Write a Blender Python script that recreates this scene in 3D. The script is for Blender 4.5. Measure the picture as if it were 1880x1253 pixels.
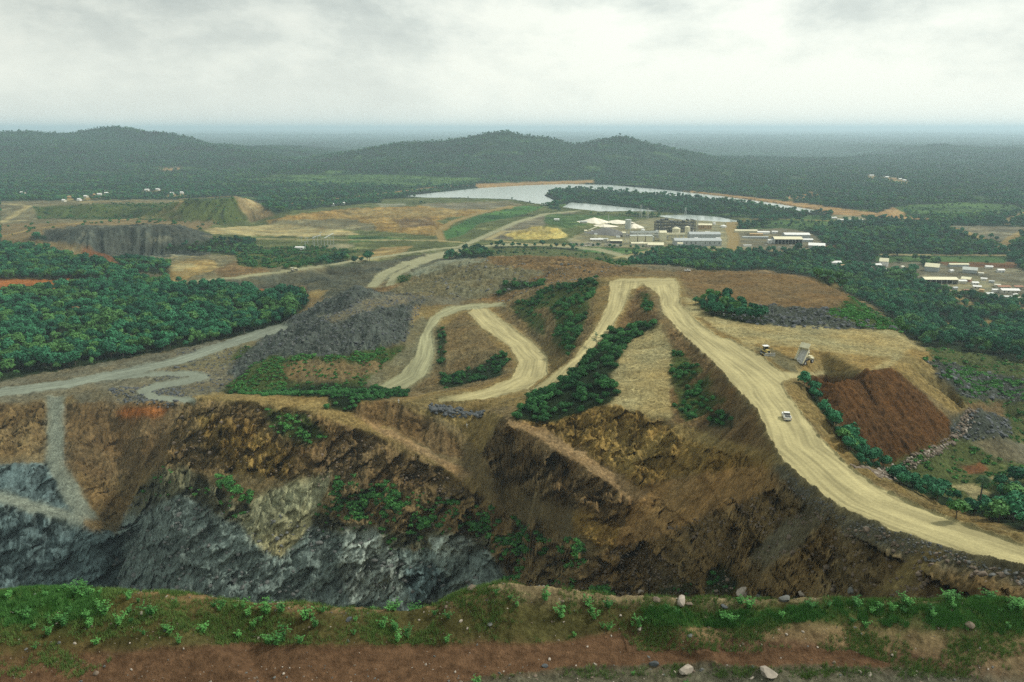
QUAL = 1.3; HAZE = 7.5e-5
import bpy, math, random, re
import numpy as np
from mathutils import Vector, Matrix
from mathutils.geometry import delaunay_2d_cdt
random.seed(7); rng = np.random.default_rng(7)
for _o in list(bpy.data.objects): bpy.data.objects.remove(_o)
SC = bpy.context.scene; COL = SC.collection
R = math.radians
# ------------------------------------------------------------------ camera, sky, sun, exposure
CZ = 200.0; FP = 1462.0; CX, CY = 940.0, 626.5
TH = math.atan(390.5/FP)                       # the camera looks down by this angle
cam = bpy.data.cameras.new("camera"); camo = bpy.data.objects.new("camera", cam); COL.objects.link(camo)
camo.location = (0, 0, CZ); camo.rotation_euler = (math.pi/2 - TH, 0, 0)
cam.sensor_width = 36; cam.lens = FP/1880*36; cam.clip_start = 1; cam.clip_end = 200000
SC.camera = camo
SUN_EL, SUN_AZ = R(47), R(72)                  # sun behind thin cloud, to the right and slightly beyond
w = bpy.data.worlds.new("World"); SC.world = w; w.use_nodes = True
nt = w.node_tree; nt.nodes.clear()
def N(t, tree=None, **k):
    n = (tree or nt).nodes.new(t)
    for a, b in k.items(): setattr(n, a, b)
    return n
def ramp(tree, stops):
    n = tree.nodes.new('ShaderNodeValToRGB'); e = n.color_ramp.elements
    while len(e) < len(stops): e.new(0.5)
    for i, (p, c) in enumerate(stops):
        e[i].position = p; e[i].color = (*c, 1) if len(c) == 3 else c
    return n
sky = N('ShaderNodeTexSky', sky_type='NISHITA', sun_disc=False, sun_elevation=SUN_EL, sun_rotation=SUN_AZ, air_density=1.2, dust_density=3.0, altitude=200)
skm = N('ShaderNodeVectorMath', operation='SCALE'); skm.inputs['Scale'].default_value = 0.10
nt.links.new(sky.outputs[0], skm.inputs[0])
tc = N('ShaderNodeTexCoord'); sx = N('ShaderNodeSeparateXYZ'); nt.links.new(tc.outputs['Generated'], sx.inputs[0])
# clouds lie on a high flat deck: project the view direction on it
zc = N('ShaderNodeMath', operation='ADD'); zc.inputs[1].default_value = 0.16; nt.links.new(sx.outputs[2], zc.inputs[0])
zm = N('ShaderNodeMath', operation='MAXIMUM'); zm.inputs[1].default_value = 0.05; nt.links.new(zc.outputs[0], zm.inputs[0])
dx = N('ShaderNodeMath', operation='DIVIDE'); dy = N('ShaderNodeMath', operation='DIVIDE')
nt.links.new(sx.outputs[0], dx.inputs[0]); nt.links.new(zm.outputs[0], dx.inputs[1])
nt.links.new(sx.outputs[1], dy.inputs[0]); nt.links.new(zm.outputs[0], dy.inputs[1])
cb = N('ShaderNodeCombineXYZ'); nt.links.new(dx.outputs[0], cb.inputs[0]); nt.links.new(dy.outputs[0], cb.inputs[1])
n1 = N('ShaderNodeTexNoise'); n1.inputs['Scale'].default_value = 1.25; n1.inputs['Detail'].default_value = 9; n1.inputs['Roughness'].default_value = 0.64; n1.inputs['Distortion'].default_value = 0.12
mp = N('ShaderNodeMapping'); mp.inputs['Location'].default_value = (5.3, 0.7, 1.4); mp.inputs['Scale'].default_value = (2.2, 2.2, 5.0)
nt.links.new(tc.outputs['Generated'], mp.inputs[0]); nt.links.new(mp.outputs[0], n1.inputs['Vector'])
cr = ramp(nt, [(0.34, (0.52, 0.58, 0.56)), (0.44, (0.70, 0.76, 0.71)), (0.50, (0.88, 0.93, 0.85)), (0.57, (1.04, 1.07, 0.96))])
nt.links.new(n1.outputs['Fac'], cr.inputs[0])
# the deck thins towards the horizon, where the light comes through, and is heavier to the left
le = N('ShaderNodeMapRange'); le.inputs[1].default_value = -0.62; le.inputs[2].default_value = 0.12; le.inputs[3].default_value = 0.72; le.inputs[4].default_value = 1.0
nt.links.new(sx.outputs[0], le.inputs[0])
sc_ = N('ShaderNodeVectorMath', operation='SCALE'); nt.links.new(cr.outputs[0], sc_.inputs[0]); nt.links.new(le.outputs[0], sc_.inputs['Scale'])
hz = N('ShaderNodeMapRange', interpolation_type='SMOOTHSTEP'); hz.inputs[1].default_value = 0.0; hz.inputs[2].default_value = 0.17; hz.inputs[3].default_value = 0.65; hz.inputs[4].default_value = 0.0
nt.links.new(sx.outputs[2], hz.inputs[0])
hm = N('ShaderNodeMix', data_type='RGBA'); hm.inputs[7].default_value = (1.0, 1.04, 0.94, 1)
nt.links.new(hz.outputs[0], hm.inputs[0]); nt.links.new(sc_.outputs[0], hm.inputs[6])
mx = N('ShaderNodeMix', data_type='RGBA'); mx.inputs[0].default_value = 0.92
nt.links.new(skm.outputs[0], mx.inputs[6]); nt.links.new(hm.outputs[2], mx.inputs[7])
bg = N('ShaderNodeBackground'); bg.inputs[1].default_value = 1.0; wo = N('ShaderNodeOutputWorld')
nt.links.new(mx.outputs[2], bg.inputs[0]); nt.links.new(bg.outputs[0], wo.inputs[0])
sl = bpy.data.lights.new("sun", 'SUN'); sl.energy = 3.4; sl.angle = R(7); sl.color = (1, 0.95, 0.86)
so = bpy.data.objects.new("sun", sl); COL.objects.link(so)
sd = Vector((math.sin(SUN_AZ)*math.cos(SUN_EL), math.cos(SUN_AZ)*math.cos(SUN_EL), math.sin(SUN_EL)))
so.rotation_euler = sd.to_track_quat('Z', 'Y').to_euler()
SC.view_settings.view_transform = 'Standard'; SC.view_settings.look = 'None'; SC.view_settings.exposure = 0.05; SC.view_settings.gamma = 1
cy = SC.cycles; cy.use_denoising = False; cy.max_bounces = 4; cy.diffuse_bounces = 2; cy.glossy_bounces = 2; cy.volume_bounces = 1; cy.transparent_max_bounces = 6
cy.caustics_reflective = False; cy.caustics_refractive = False
# ------------------------------------------------------------------ geometry of view: a pixel of the survey picture -> a point of the ground
cT, sT = math.cos(TH), math.sin(TH)
def ray(px, py):
    u = (px-CX)/FP; v = (CY-py)/FP
    return (u, cT+v*sT, -sT+v*cT)
def at(px, py, z):                             # point at height z
    a, b, c = ray(px, py); t = (z-CZ)/c
    return (a*t, b*t, z)
def atd(px, py, d):                            # point at horizontal distance d
    a, b, c = ray(px, py); t = d/math.hypot(a, b)
    return (a*t, b*t, CZ+c*t)
def project(x, y, z):
    x = np.asarray(x, float); y = np.asarray(y, float); z = np.asarray(z, float)-CZ
    f = y*cT - z*sT; up = y*sT + z*cT
    f = np.maximum(f, 1e-3)
    return CX+FP*x/f, CY-FP*up/f
# ------------------------------------------------------------------ noise
def _h(ix, iy, s):
    h = (ix.astype(np.int64)*374761393 + iy.astype(np.int64)*668265263 + s*974711) & 0xffffffff
    h = ((h ^ (h >> 13))*1274126177) & 0xffffffff
    h = (h ^ (h >> 16)) & 0xffffffff
    return h.astype(np.float32)*(6.2831853/4294967295.0)
def pn(x, y, s=0):                             # gradient noise, about -1..1
    xf = np.floor(x); yf = np.floor(y); fx = (x-xf).astype(np.float32); fy = (y-yf).astype(np.float32)
    ix = xf.astype(np.int64); iy = yf.astype(np.int64)
    def g(a, b):
        h = _h(ix+a, iy+b, s); return np.cos(h)*(fx-a)+np.sin(h)*(fy-b)
    ux = fx*fx*fx*(fx*(fx*6-15)+10); uy = fy*fy*fy*(fy*(fy*6-15)+10)
    a = g(0, 0); b = g(1, 0); c = g(0, 1); d = g(1, 1)
    return 1.5*((a+(b-a)*ux)*(1-uy)+(c+(d-c)*ux)*uy)
def fbm(x, y, s=0, o=4, g=0.5):
    r = 0; a = 1; t = 0
    for i in range(o):
        r = r+a*pn(x, y, s+i*17); t += a; a *= g; x = x*2.03+5.1; y = y*2.03-3.7
    return r/t*1.3
def ln_(f, x, y, q):                            # noise whose wavelength grows in octaves with q, without radial streaks
    L = np.log2(q); k = np.floor(L); t = (L-k).astype(np.float32); t = t*t*(3-2*t); a = 2.0**k
    return (f(x/a, y/a)*(1-t)+f(x/a/2, y/a/2)*t)/np.sqrt(t*t+(1-t)**2)
def sstep(a, b, x): t = np.clip((x-a)/(b-a), 0, 1); return t*t*(3-2*t)
def lin(c):
    c = np.asarray(c, float)/255.0
    return np.where(c <= 0.04045, c/12.92, ((c+0.055)/1.055)**2.4)
def inpoly(px, py, poly):
    poly = np.asarray(poly, float); x0, y0 = poly.min(0); x1, y1 = poly.max(0)
    m = (px >= x0) & (px <= x1) & (py >= y0) & (py <= y1)
    idx = np.nonzero(m.ravel())[0]
    out = np.zeros(px.size, bool)
    if len(idx) == 0: return out.reshape(px.shape)
    X = px.ravel()[idx]; Y = py.ravel()[idx]; r = np.zeros(len(idx), bool)
    n = len(poly)
    for i in range(n):
        ax, ay = poly[i]; bx, by = poly[(i+1) % n]
        if ay == by: continue
        c = (ay > Y) != (by > Y)
        r ^= c & (X < (bx-ax)*(Y-ay)/(by-ay)+ax)
    out[idx] = r
    return out.reshape(px.shape)
def PT(s): return [tuple(float(v) for v in q.split(',')) for q in s.split()]
# ------------------------------------------------------------------ survey points of the terrain -> triangulated -> polar grid
PTS = []; EDG = []
def addp(p): PTS.append(p); return len(PTS)-1
def Z(s, brk=False):                           # "px,py,z ..." free points, or a break line
    ids = [addp(at(*q)) for q in PT(s)]
    if brk: EDG.extend(zip(ids[:-1], ids[1:]))
    return ids
def CH(s, brk=False):                          # chain: px,py,z then px,py,slope (fall towards the camera)
    q = PT(s); p = at(*q[0]); ids = [addp(p)]
    z1 = p[2]; d1 = math.hypot(p[0], p[1])
    for px, py, sl in q[1:]:
        a, b, c = ray(px, py); T = -c/math.hypot(a, b)
        d2 = (CZ-z1+sl*d1)/(sl+T); p = atd(px, py, d2); ids.append(addp(p)); z1 = p[2]; d1 = d2
    if brk: EDG.extend(zip(ids[:-1], ids[1:]))
    return ids
def D(s, dd): return [addp(atd(q[0], q[1], dd)) for q in PT(s)]
# near ledge
Z("-400,1500,161 300,1500,161 940,1500,161 1500,1500,161 2300,1500,161 -500,1300,160.3 0,1290,160 500,1290,160 940,1290,160 1400,1290,159.6 1880,1290,159.6 2400,1300,160")
Z("-500,1205,160.2 -100,1198,160.2 450,1192,160 760,1190,160.3 950,1182,160.4 1150,1160,160.5 1300,1150,160.6 1600,1150,161 1880,1160,161 2400,1180,161")
Z("-500,1130,163 0,1125,163 300,1120,162.6 600,1135,162 900,1120,162.2 1200,1112,162.3 1500,1112,162.6 1880,1112,163 2400,1120,163")
crest = PT("-500,1075,163 -100,1075,162.8 100,1066,163.2 250,1072,163 480,1094,162 620,1112,161.2 740,1119,160.8 800,1108,161.2 860,1076,163 920,1064,163.8 1000,1072,163 1130,1090,162.3 1260,1095,162.2 1400,1088,162.6 1560,1084,163 1700,1085,163 1880,1084,163.2 2400,1084,163.5")
Z(" ".join("%g,%g,%g" % q for q in crest), True)
for px, py, z in crest:
    x, y, _ = at(px, py, z); d = math.hypot(x, y)
    addp((x*(d+7)/d, y*(d+7)/d, z-8)); addp((x*(d+20)/d, y*(d+20)/d, z-24 if px < 1500 else z-21))
# west pit and ramp
CH("-500,760,47 -500,860,.5 -500,940,.4 -500,1110,1"); CH("-100,748,47 -100,830,.5 -100,905,.4 -100,920,.1 -100,1000,1.2 -100,1110,1")
CH("0,742,47 0,830,.5 0,905,.4 0,925,.1 0,1000,1.2 0,1110,1"); CH("60,738,47 60,830,.5 60,920,.45 60,942,.1 60,1010,1.2 60,1110,1")
CH("106,728,47 104,790,.42 108,850,.42 148,920,.38 180,962,.3 190,980,.1 185,1040,1.1 185,1110,1")
CH("86,728,47 84,790,.42 84,850,.42 120,925,.38 150,960,.3"); CH("150,735,47 145,790,.5 150,850,.55 190,920,.6")
CH("195,716,51 200,750,.8 205,810,.6 220,870,.6 235,930,.6 235,985,.6 235,1110,1.1")
CH("265,738,50 265,765,.8 262,830,.65 265,890,.6 270,950,.9 270,1110,1.1")
# main wall
CH("345,733,74 322,775,1.3 305,820,1.1 300,870,.8 310,960,1.1 320,1040,1.1 320,1120,1")
CH("420,737,76 420,765,.9 425,830,1.5 430,890,.6 430,960,1.3 430,1120,1.0")
CH("500,742,76 500,790,.8 505,850,1.3 500,930,.8 500,1000,1.3 500,1130,1")
A_ = "580,752,75 650,780,.33 720,803,.3 790,845,.38 850,880,.4 900,930,.42 960,980,.5 1010,1040,.55 1040,1110,.6"
ia = CH(A_, True)
def sub(i, s):                                 # chain hanging from an existing point
    p = PTS[i]; z1 = p[2]; d1 = math.hypot(p[0], p[1])
    for px, py, sl in PT(s):
        a, b, c = ray(px, py); T = -c/math.hypot(a, b)
        d2 = (CZ-z1+sl*d1)/(sl+T); p = atd(px, py, d2); addp(p); z1 = p[2]; d1 = d2
sub(ia[0], "580,800,1 580,870,.8 580,940,1.5 580,1010,.8 580,1130,1.2"); sub(ia[1], "650,830,1 650,880,.7 650,950,1.3 650,1030,.8 650,1130,1.2")
sub(ia[2], "720,860,1.1 715,930,.6 720,1000,1 720,1060,.8 720,1140,1.2"); sub(ia[3], "790,900,1 790,960,.8 790,1040,1 790,1140,1")
sub(ia[4], "850,930,1.1 850,1000,.8 850,1070,.9 850,1140,1"); sub(ia[5], "900,980,1 900,1060,.7 900,1140,.8"); sub(ia[6], "955,1040,.9 960,1130,.9")
sub(ia[0], "590,738,.12 600,722,.1"); sub(ia[1], "660,766,.1 668,744,.9 680,736,.1"); sub(ia[2], "738,786,.1 748,764,.8 745,742,.12"); sub(ia[3], "803,826,.1 812,800,.6 805,768,.12")
sub(ia[4], "872,864,.1 862,822,.35 850,782,.15"); sub(ia[5], "925,916,.15"); sub(ia[6], "985,962,.3")
ib = CH("928,768,84 945,785,.2 1000,815,.2 1060,850,.2 1110,885,.22 1160,920,.25 1190,950,.3", True)
sub(ib[0], "912,830,1.2 905,868,.6"); sub(ib[2], "985,872,1.3 985,918,.6"); sub(ib[3], "1050,912,1.4 1058,962,.5 1050,1020,.8 1060,1080,.8 1060,1140,.9")
sub(ib[4], "1105,945,1.4 1110,985,.5 1120,1050,.8 1120,1140,.8"); sub(ib[5], "1142,972,1.3 1132,1005,1 1180,1060,.6 1180,1140,.8")
sub(ib[2], "1015,804,.1 1040,772,.6"); sub(ib[3], "1082,838,.1 1105,800,.7"); sub(ib[4], "1132,872,.1 1165,832,.6")
Z("1040,750,87 1130,748,92.5 1170,762,92.3 1240,787,94")
CH("1240,787,94 1250,820,.8 1238,860,.6 1215,930,.7 1200,985,.6 1195,1060,.7 1195,1140,.7")
CH("1330,812,103 1330,850,.8 1312,900,.6 1300,945,.8 1298,962,.2 1290,1020,.8 1290,1140,.8")
CH("1420,852,116 1400,905,.7 1400,960,.8 1400,1030,.6 1400,1140,.7"); CH("1480,893,121 1480,950,.7 1480,1020,.6 1480,1140,.8")
CH("1560,947,126 1560,1000,.7 1560,1060,.6 1560,1140,.7"); CH("1700,1000,130.5 1700,1060,.6 1700,1140,.6"); CH("1880,1048,135 1880,1092,.6 1880,1150,.6"); CH("2300,1160,143 2300,1200,.6")
# haul road, east arm: left and right edges
RL = "1203,532,99.6 1212,550,101 1216,575,102 1258,620,104 1308,665,107 1350,712,110 1394,760,114 1414,810,117 1440,850,119.3 1500,903,123 1560,943,126 1640,975,129 1760,1013,132 1880,1045,135 2300,1150,143"
RR = "1245,518,100 1250,560,102 1290,600,104 1330,625,105 1392,660,107.3 1432,690,109.5 1442,720,111.5 1466,750,113.7 1502,800,117 1560,858,121 1620,900,124 1720,945,128 1880,1000,134 2300,1100,143"
Z(RL, True); Z(RR, True)
# berm beyond the road and slope into the east valley
bm = PT("1470,700,110 1500,745,113 1535,800,117 1590,855,121 1650,890,124.5 1740,930,128.6 1880,978,134.6 2300,1075,144")
Z(" ".join("%g,%g,%g" % q for q in bm))
for px, py, z in bm:
    x, y, _ = at(px, py, z); d = math.hypot(x, y)
    for k, dz in ((8, 9), (26, 22)):
        addp((x*(d+k*.5)/d+k*.7, y*(d+k*.5)/d+k*.3, z-dz))
Z("1560,840,84 1640,870,80 1720,885,77 1795,935,76 1760,850,75 1880,930,76 1880,850,72 1740,800,74 1790,750,71 1880,700,60 1880,780,68 2200,900,75 2200,700,55 2300,960,85")
# spur plateau
Z("1205,600,101 1135,650,98 1225,640,100 1122,700,95.5 1228,700,97.3 1120,742,93 1230,768,93.3 1262,660,100.5 1282,720,97.6 1300,765,98 1345,785,103.5 1240,590,101.7")
Z("1100,645,96 1068,690,93 1010,728,88 970,756,85 990,742,86.5")
Z("1180,516,99.5 1185,535,101 1196,568,102.3 1208,595,101.6")
# west arm of the hairpin
Z("1118,518,98.4 1112,560,95.6 1085,610,91.6 1045,662,87 990,702,81 962,722,77.6", True)
Z("1166,530,98.4 1152,565,95.6 1126,607,91.6 1092,647,87.2 1035,700,81 1000,722,77.6", True)
Z("1172,560,95.5 1158,600,92.5 1110,650,89.5")
Z("1040,668,86 1020,672,78")
# slope with shrubs and lower loops
Z("1095,510,98.3 1050,516,92 1000,524,84 952,540,73 932,556,67.4 1060,560,92 1000,570,80 1030,620,84 1060,630,87 960,590,71.5")
Z("852,574,66 880,604,68 930,638,70.5 947,668,72.5 932,695,74.4 880,712,75.5 800,726,75.8", True)
Z("905,563,66.3 930,588,68 985,628,70.7 1014,655,73 1012,690,75.4 975,720,77 900,738,77 800,746,76.6", True)
Z("760,562,65.8 775,585,63.5 762,620,60 752,655,57.5 722,688,54.5 682,712,51", True); Z("850,566,65.6 818,584,63.5 802,610,61 806,650,58 790,690,55.2 752,716,52", True)
Z("830,600,63.5 870,640,65.5 830,690,57.5 870,680,65 905,655,69 840,712,64 780,722,61")
Z("860,549,66.4 760,545,66.5 930,552,67 735,522,56 758,500,60 850,477,77 950,471,80 1050,474,80 1130,488,79 1160,500,83 1040,500,80 900,510,74")
Z("1200,493,86 1300,497,92 1240,503,96")
# benches behind the wall
Z("400,724,76.4 500,728,76.6 600,726,77 690,732,77.5 740,732,77.6 780,742,76.2 830,752,75.2 890,758,76.4 915,762,80 430,733,76.8")
Z("412,716,47 560,722,48.5 700,719,50.5 350,741,48 300,732,48 270,716,48")
# grey rock heap
Z("655,529,78.5 640,540,78 700,543,74 780,547,67.5 620,543,73 577,566,60.5 520,600,49.5 470,640,48.5 430,680,47.6 600,590,70 700,580,71 765,577,67.6 590,603,68 700,602,69 742,610,62.5 500,652,58 600,656,60 700,648,60 742,636,60 450,676,50 640,563,74 560,622,64 655,580,72")
# west roads and forest
Z("-500,790,47 0,722,47.8 130,704,48 330,658,48.2 420,632,48.5 520,602,49"); Z("-500,770,46 0,700,46.5 130,688,47 330,645,47 520,590,47.5")
Z("-500,600,40 0,600,38 0,530,31 250,640,46 400,600,42 250,540,32 500,560,40 560,548,42 570,538,46 -500,500,25 200,500,26 100,480,24 0,480,25 200,525,29")
Z("0,445,25 80,448,27 160,458,26 210,480,23 240,498,24 -300,440,20")
CH("240,474,8 235,417,.55"); CH("150,474,12 150,418,.5"); CH("330,470,8 320,416,.55"); CH("385,462,8 372,438,.4"); CH("90,455,16 90,424,.3")
Z("235,405,22 100,412,22 320,408,20 0,430,18")
CH("400,413,6 430,361,.5"); CH("330,408,9 340,366,.4"); CH("460,408,6 468,372,.5"); Z("505,396,6"); CH("270,402,10 270,385,.3"); CH("150,398,8 150,374,.25"); CH("70,400,8 70,378,.2")
Z("345,518,42 450,508,40 540,496,38 620,484,36 700,471,32 780,460,26 860,452,20 940,448,12", True)
Z("400,527,38 560,533,32 650,522,34 610,505,28 500,520,32 700,490,30 330,505,37 300,488,30 400,483,24 480,472,16 440,455,8 560,475,12 640,465,10 700,455,8")
Z("680,528,42 722,492,32 800,463,22 900,450,12 1000,451,9 1100,460,8 1180,480,8 745,520,40 790,480,30 860,462,20")
Z("900,464,14 1000,460,9 1150,476,10 1250,488,12 1350,492,14")
# plateau with the dump and tipping terrace
Z("1300,500,95 1400,500,94 1480,512,93 1560,545,96 1620,585,100 1660,612,102 1500,560,99 1400,560,101 1300,560,103 1400,600,104 1500,600,103.6 1300,595,104 1350,530,98")
CH("1480,508,93 1520,498,-.02"); 
Z("1470,682,108 1560,686,107 1640,676,105 1672,668,104.4 1690,640,103.6 1640,610,103 1500,640,105.5 1400,640,106 1450,670,107.6 1580,640,105 1705,648,103", False)
CH("1530,700,107.6 1545,760,.75 1565,825,.7"); CH("1600,686,106.5 1615,760,.75 1622,850,.72"); CH("1650,676,105 1690,750,.75 1710,820,.6"); CH("1700,652,103.4 1745,705,.7 1772,752,.7"); CH("1470,684,108 1490,720,.8")
for px, py, z, k in ((1400,498,94,30), (1480,508,93,25), (1560,543,96,25), (1620,583,100,22), (1665,612,102,22), (1708,646,103,18), (1745,690,88,10)):
    x, y, _ = at(px, py, z); addp((x+k*1.0, y+k*1.2, z-18)); addp((x+k*2.2, y+k*2.6, z-42))
Z("1750,640,30 1880,640,35 1700,560,12 1880,560,8 1600,520,8 2200,560,8")
# plain, mounds, distant hills
Z("520,402,18 600,388,20 700,384,18 760,392,14 640,402,10 500,415,6 620,425,6 960,420,8 1000,412,22 1035,425,12 940,438,6 780,412,12 740,430,6")
for d, zz in ((1250, 5), (1500, 4), (1800, 4), (2200, 4), (2800, 4), (3300, 6)):
    for i in range(13):
        a = R(-54+9*i); x, y = d*math.sin(a), d*math.cos(a)
        if min(math.hypot(x-p[0], y-p[1]) for p in PTS) > d*0.09: addp((x, y, zz))
D("-400,262 -150,252 0,249 60,250 115,247 165,241 210,236 250,242 300,246 335,255 375,268", 5600)
for d in (3900, 8200):
    for i in range(9): a = R(-54+6*i); addp((d*math.sin(a), d*math.cos(a), 12))
D("395,272 440,276 480,288 520,296", 5000)
D("560,296 620,286 680,274 740,264 800,262 850,254 900,243 930,239 965,248 1010,252 1055,268 1100,258 1140,251 1185,262 1250,279 1300,290 1350,300 1420,310", 4300)
D("620,300 740,292 800,286 900,285 1000,290 1100,290 1200,300", 3800)
for i in range(10): a = R(-10+4*i); addp((5400*math.sin(a), 5400*math.cos(a), 10))
D("1560,296 1650,285 1700,277 1760,271 1820,277 1880,279 2000,275 2200,280", 6500)
for d, zz in ((9000, 20), (15000, 30), (30000, 60), (90000, 60)):
    for i in range(7): a = R(-60+20*i); addp((d*math.sin(a)*1.25, d*math.cos(a)*1.25, zz))
for a in (-70, -40, 0, 40, 70): addp((8*math.sin(R(a)), 8*math.cos(R(a)), 162))
for a in (-70, 70):
    for d, z in ((60, 150), (150, 130 if a > 0 else 20), (300, 60), (600, 40), (1200, 8), (3000, 5), (6000, 10)): addp((d*math.sin(R(a)), d*math.cos(R(a)), z))
# log-polar triangulation keeps near and far triangles well shaped
def lp(x, y): return (math.atan2(x, y), math.log(math.hypot(x, y)))
seen = {}; mapi = []; V2 = []; VZ = []
for p in PTS:
    a, l = lp(p[0], p[1]); k = (round(a, 4), round(l, 4))
    if k not in seen: seen[k] = len(V2); V2.append((a, l)); VZ.append(p[2])
    mapi.append(seen[k])
edges = [(mapi[a], mapi[b]) for a, b in EDG if mapi[a] != mapi[b]]
vo, eo, fo, ov, oe, of = delaunay_2d_cdt([Vector(v) for v in V2], edges, [], 0, 1e-6)
TZ = [np.mean([VZ[j] for j in o]) if o else None for o in ov]
for i, o in enumerate(TZ):                     # a crossing of two break lines
    if o is None:
        ds = sorted((math.hypot(vo[i][0]-v[0], vo[i][1]-v[1]), z) for v, z in zip(V2, VZ))[:2]
        TZ[i] = (ds[0][1]*ds[1][0]+ds[1][1]*ds[0][0])/(ds[0][0]+ds[1][0])
NA = int(1150*QUAL)
AZ = np.linspace(R(-46), R(46), NA)
def rows(a, b, st): return list(np.exp(np.arange(math.log(a), math.log(b), st/QUAL)))
DD = np.array(rows(30, 62, .0035)+rows(62, 100, .01)+rows(100, 160, .0028)+rows(160, 420, .0017)+rows(420, 800, .0023)+rows(800, 3400, .0035)+rows(3400, 7000, .006)+rows(7000, 90000, .02)+[90000])
NR = len(DD); LD = np.log(DD)
GZ = np.zeros((NR, NA)); hit = np.zeros((NR, NA), bool)
for f in fo:
    (x0, y0), (x1, y1), (x2, y2) = [vo[i] for i in f]; z0, z1, z2 = [TZ[i] for i in f]
    i0 = np.searchsorted(AZ, min(x0, x1, x2)-1e-9); i1 = np.searchsorted(AZ, max(x0, x1, x2)+1e-9)
    j0 = np.searchsorted(LD, min(y0, y1, y2)-1e-9); j1 = np.searchsorted(LD, max(y0, y1, y2)+1e-9)
    if i1 <= i0 or j1 <= j0: continue
    A, L = np.meshgrid(AZ[i0:i1], LD[j0:j1])
    det = (y1-y2)*(x0-x2)+(x2-x1)*(y0-y2)
    if abs(det) < 1e-14: continue
    w0 = ((y1-y2)*(A-x2)+(x2-x1)*(L-y2))/det; w1 = ((y2-y0)*(A-x2)+(x0-x2)*(L-y2))/det; w2 = 1-w0-w1
    m = (w0 >= -1e-9) & (w1 >= -1e-9) & (w2 >= -1e-9)
    s = GZ[j0:j1, i0:i1]; s[m] = (w0*z0+w1*z1+w2*z2)[m]; hit[j0:j1, i0:i1] |= m
print("uncovered grid points", (~hit).sum(), "grid", GZ.shape)
AA, DG = np.meshgrid(AZ, DD); GX = DG*np.sin(AA); GY = DG*np.cos(AA)
def blur(a, n=1):
    for _ in range(n):
        b = np.pad(a, [(1, 1), (1, 1)]+[(0, 0)]*(a.ndim-2), mode='edge')
        a = (b[:-2, 1:-1]+2*b[1:-1, 1:-1]+b[2:, 1:-1])/4
        b = np.pad(a, [(1, 1), (1, 1)]+[(0, 0)]*(a.ndim-2), mode='edge')
        a = (b[1:-1, :-2]+2*b[1:-1, 1:-1]+b[1:-1, 2:])/4
    return a
GZ = blur(GZ, int(8*QUAL**2)+2)
GPX, GPY = project(GX, GY, GZ)                 # where each point of the bare terrain shows in the survey picture
# ------------------------------------------------------------------ what the ground is made of (albedo), where plants grow
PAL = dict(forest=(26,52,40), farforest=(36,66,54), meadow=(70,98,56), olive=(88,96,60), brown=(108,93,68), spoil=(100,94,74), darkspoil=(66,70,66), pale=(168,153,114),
    road=(183,170,132), greyroad=(160,156,128), coldroad=(136,141,132), shoulder=(138,118,80), rust=(124,82,54), orange=(160,98,52), darkface=(98,68,42), tan=(150,128,86),
    mixrock=(102,100,82), rock=(106,117,117), palerock=(142,150,148), slab=(142,138,112), coldrock=(84,99,104), clay=(134,106,72), rough=(100,83,58), umber=(97,79,56), ochre=(128,104,62), pad=(142,136,110),
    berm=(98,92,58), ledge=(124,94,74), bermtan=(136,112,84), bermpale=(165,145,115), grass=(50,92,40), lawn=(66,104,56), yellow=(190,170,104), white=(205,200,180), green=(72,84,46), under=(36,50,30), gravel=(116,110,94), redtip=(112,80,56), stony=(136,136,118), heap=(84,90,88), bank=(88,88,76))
PAL = {k: lin(v)*np.array([.66, .69, .61])*(1.6 if k in 'rough umber clay'.split() else 1.4 if k in 'ochre rock palerock slab coldrock darkspoil spoil brown bermtan'.split() else 1) for k, v in PAL.items()}
Q3 = np.clip(DG/300, .3, 9)
wx = GPX+np.clip(240/DG, .15, 4)*(9.0*fbm(GX/14+GZ/9, GY/14, 3, 4)+5*fbm(GX/5+GZ/4, GY/5, 33, 3))*np.where(DG > 95, 1, .6)+3.2*ln_(lambda x, y: fbm(x/2.4, y/2.4, 5, 2), GX, GY, Q3)
wy = GPY+np.clip(240/DG, .15, 4)*(5.5*fbm(GX/14, GY/14+GZ/9, 9, 4)+3*fbm(GX/5, GY/5+GZ/4, 39, 3))*np.where(DG > 95, 1, .6)+1.8*ln_(lambda x, y: fbm(x/2.4, y/2.4, 6, 2), GX, GY, Q3)
C = np.empty(GX.shape+(3,), np.float32); C[:] = PAL['brown']
NZ = np.full(GX.shape, .35, np.float32); RL = np.full(GX.shape, .25, np.float32); ST = np.zeros(GX.shape, np.float32)
RD = np.zeros(GX.shape, np.int8); VG = np.zeros(GX.shape, np.int16)
VDEF = [None]
def veg(kind, dens, smin, smax, label): VDEF.append((kind, dens, smin, smax, label)); return len(VDEF)-1
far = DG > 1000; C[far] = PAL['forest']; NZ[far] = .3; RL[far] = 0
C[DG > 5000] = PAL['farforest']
v_far = veg('tree', 1/105, 6, 13, 'broadleaf tree in the forest covering the far plain')
VG[(DG > 1000) & (DG < 6200)] = v_far
def Zn(col, s, nz=.3, rl=.2, st=0, vg=0, raw=False, keep=False, dmin=0, dmax=1e9, rd=0):
    m = inpoly(GPX if raw else wx, GPY if raw else wy, PT(s)) & (DG > dmin) & (DG < dmax)
    if col: C[m] = PAL[col]; NZ[m] = nz; RL[m] = rl; ST[m] = st
    if not keep: VG[m] = vg
    RD[m] = rd
    return m
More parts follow.
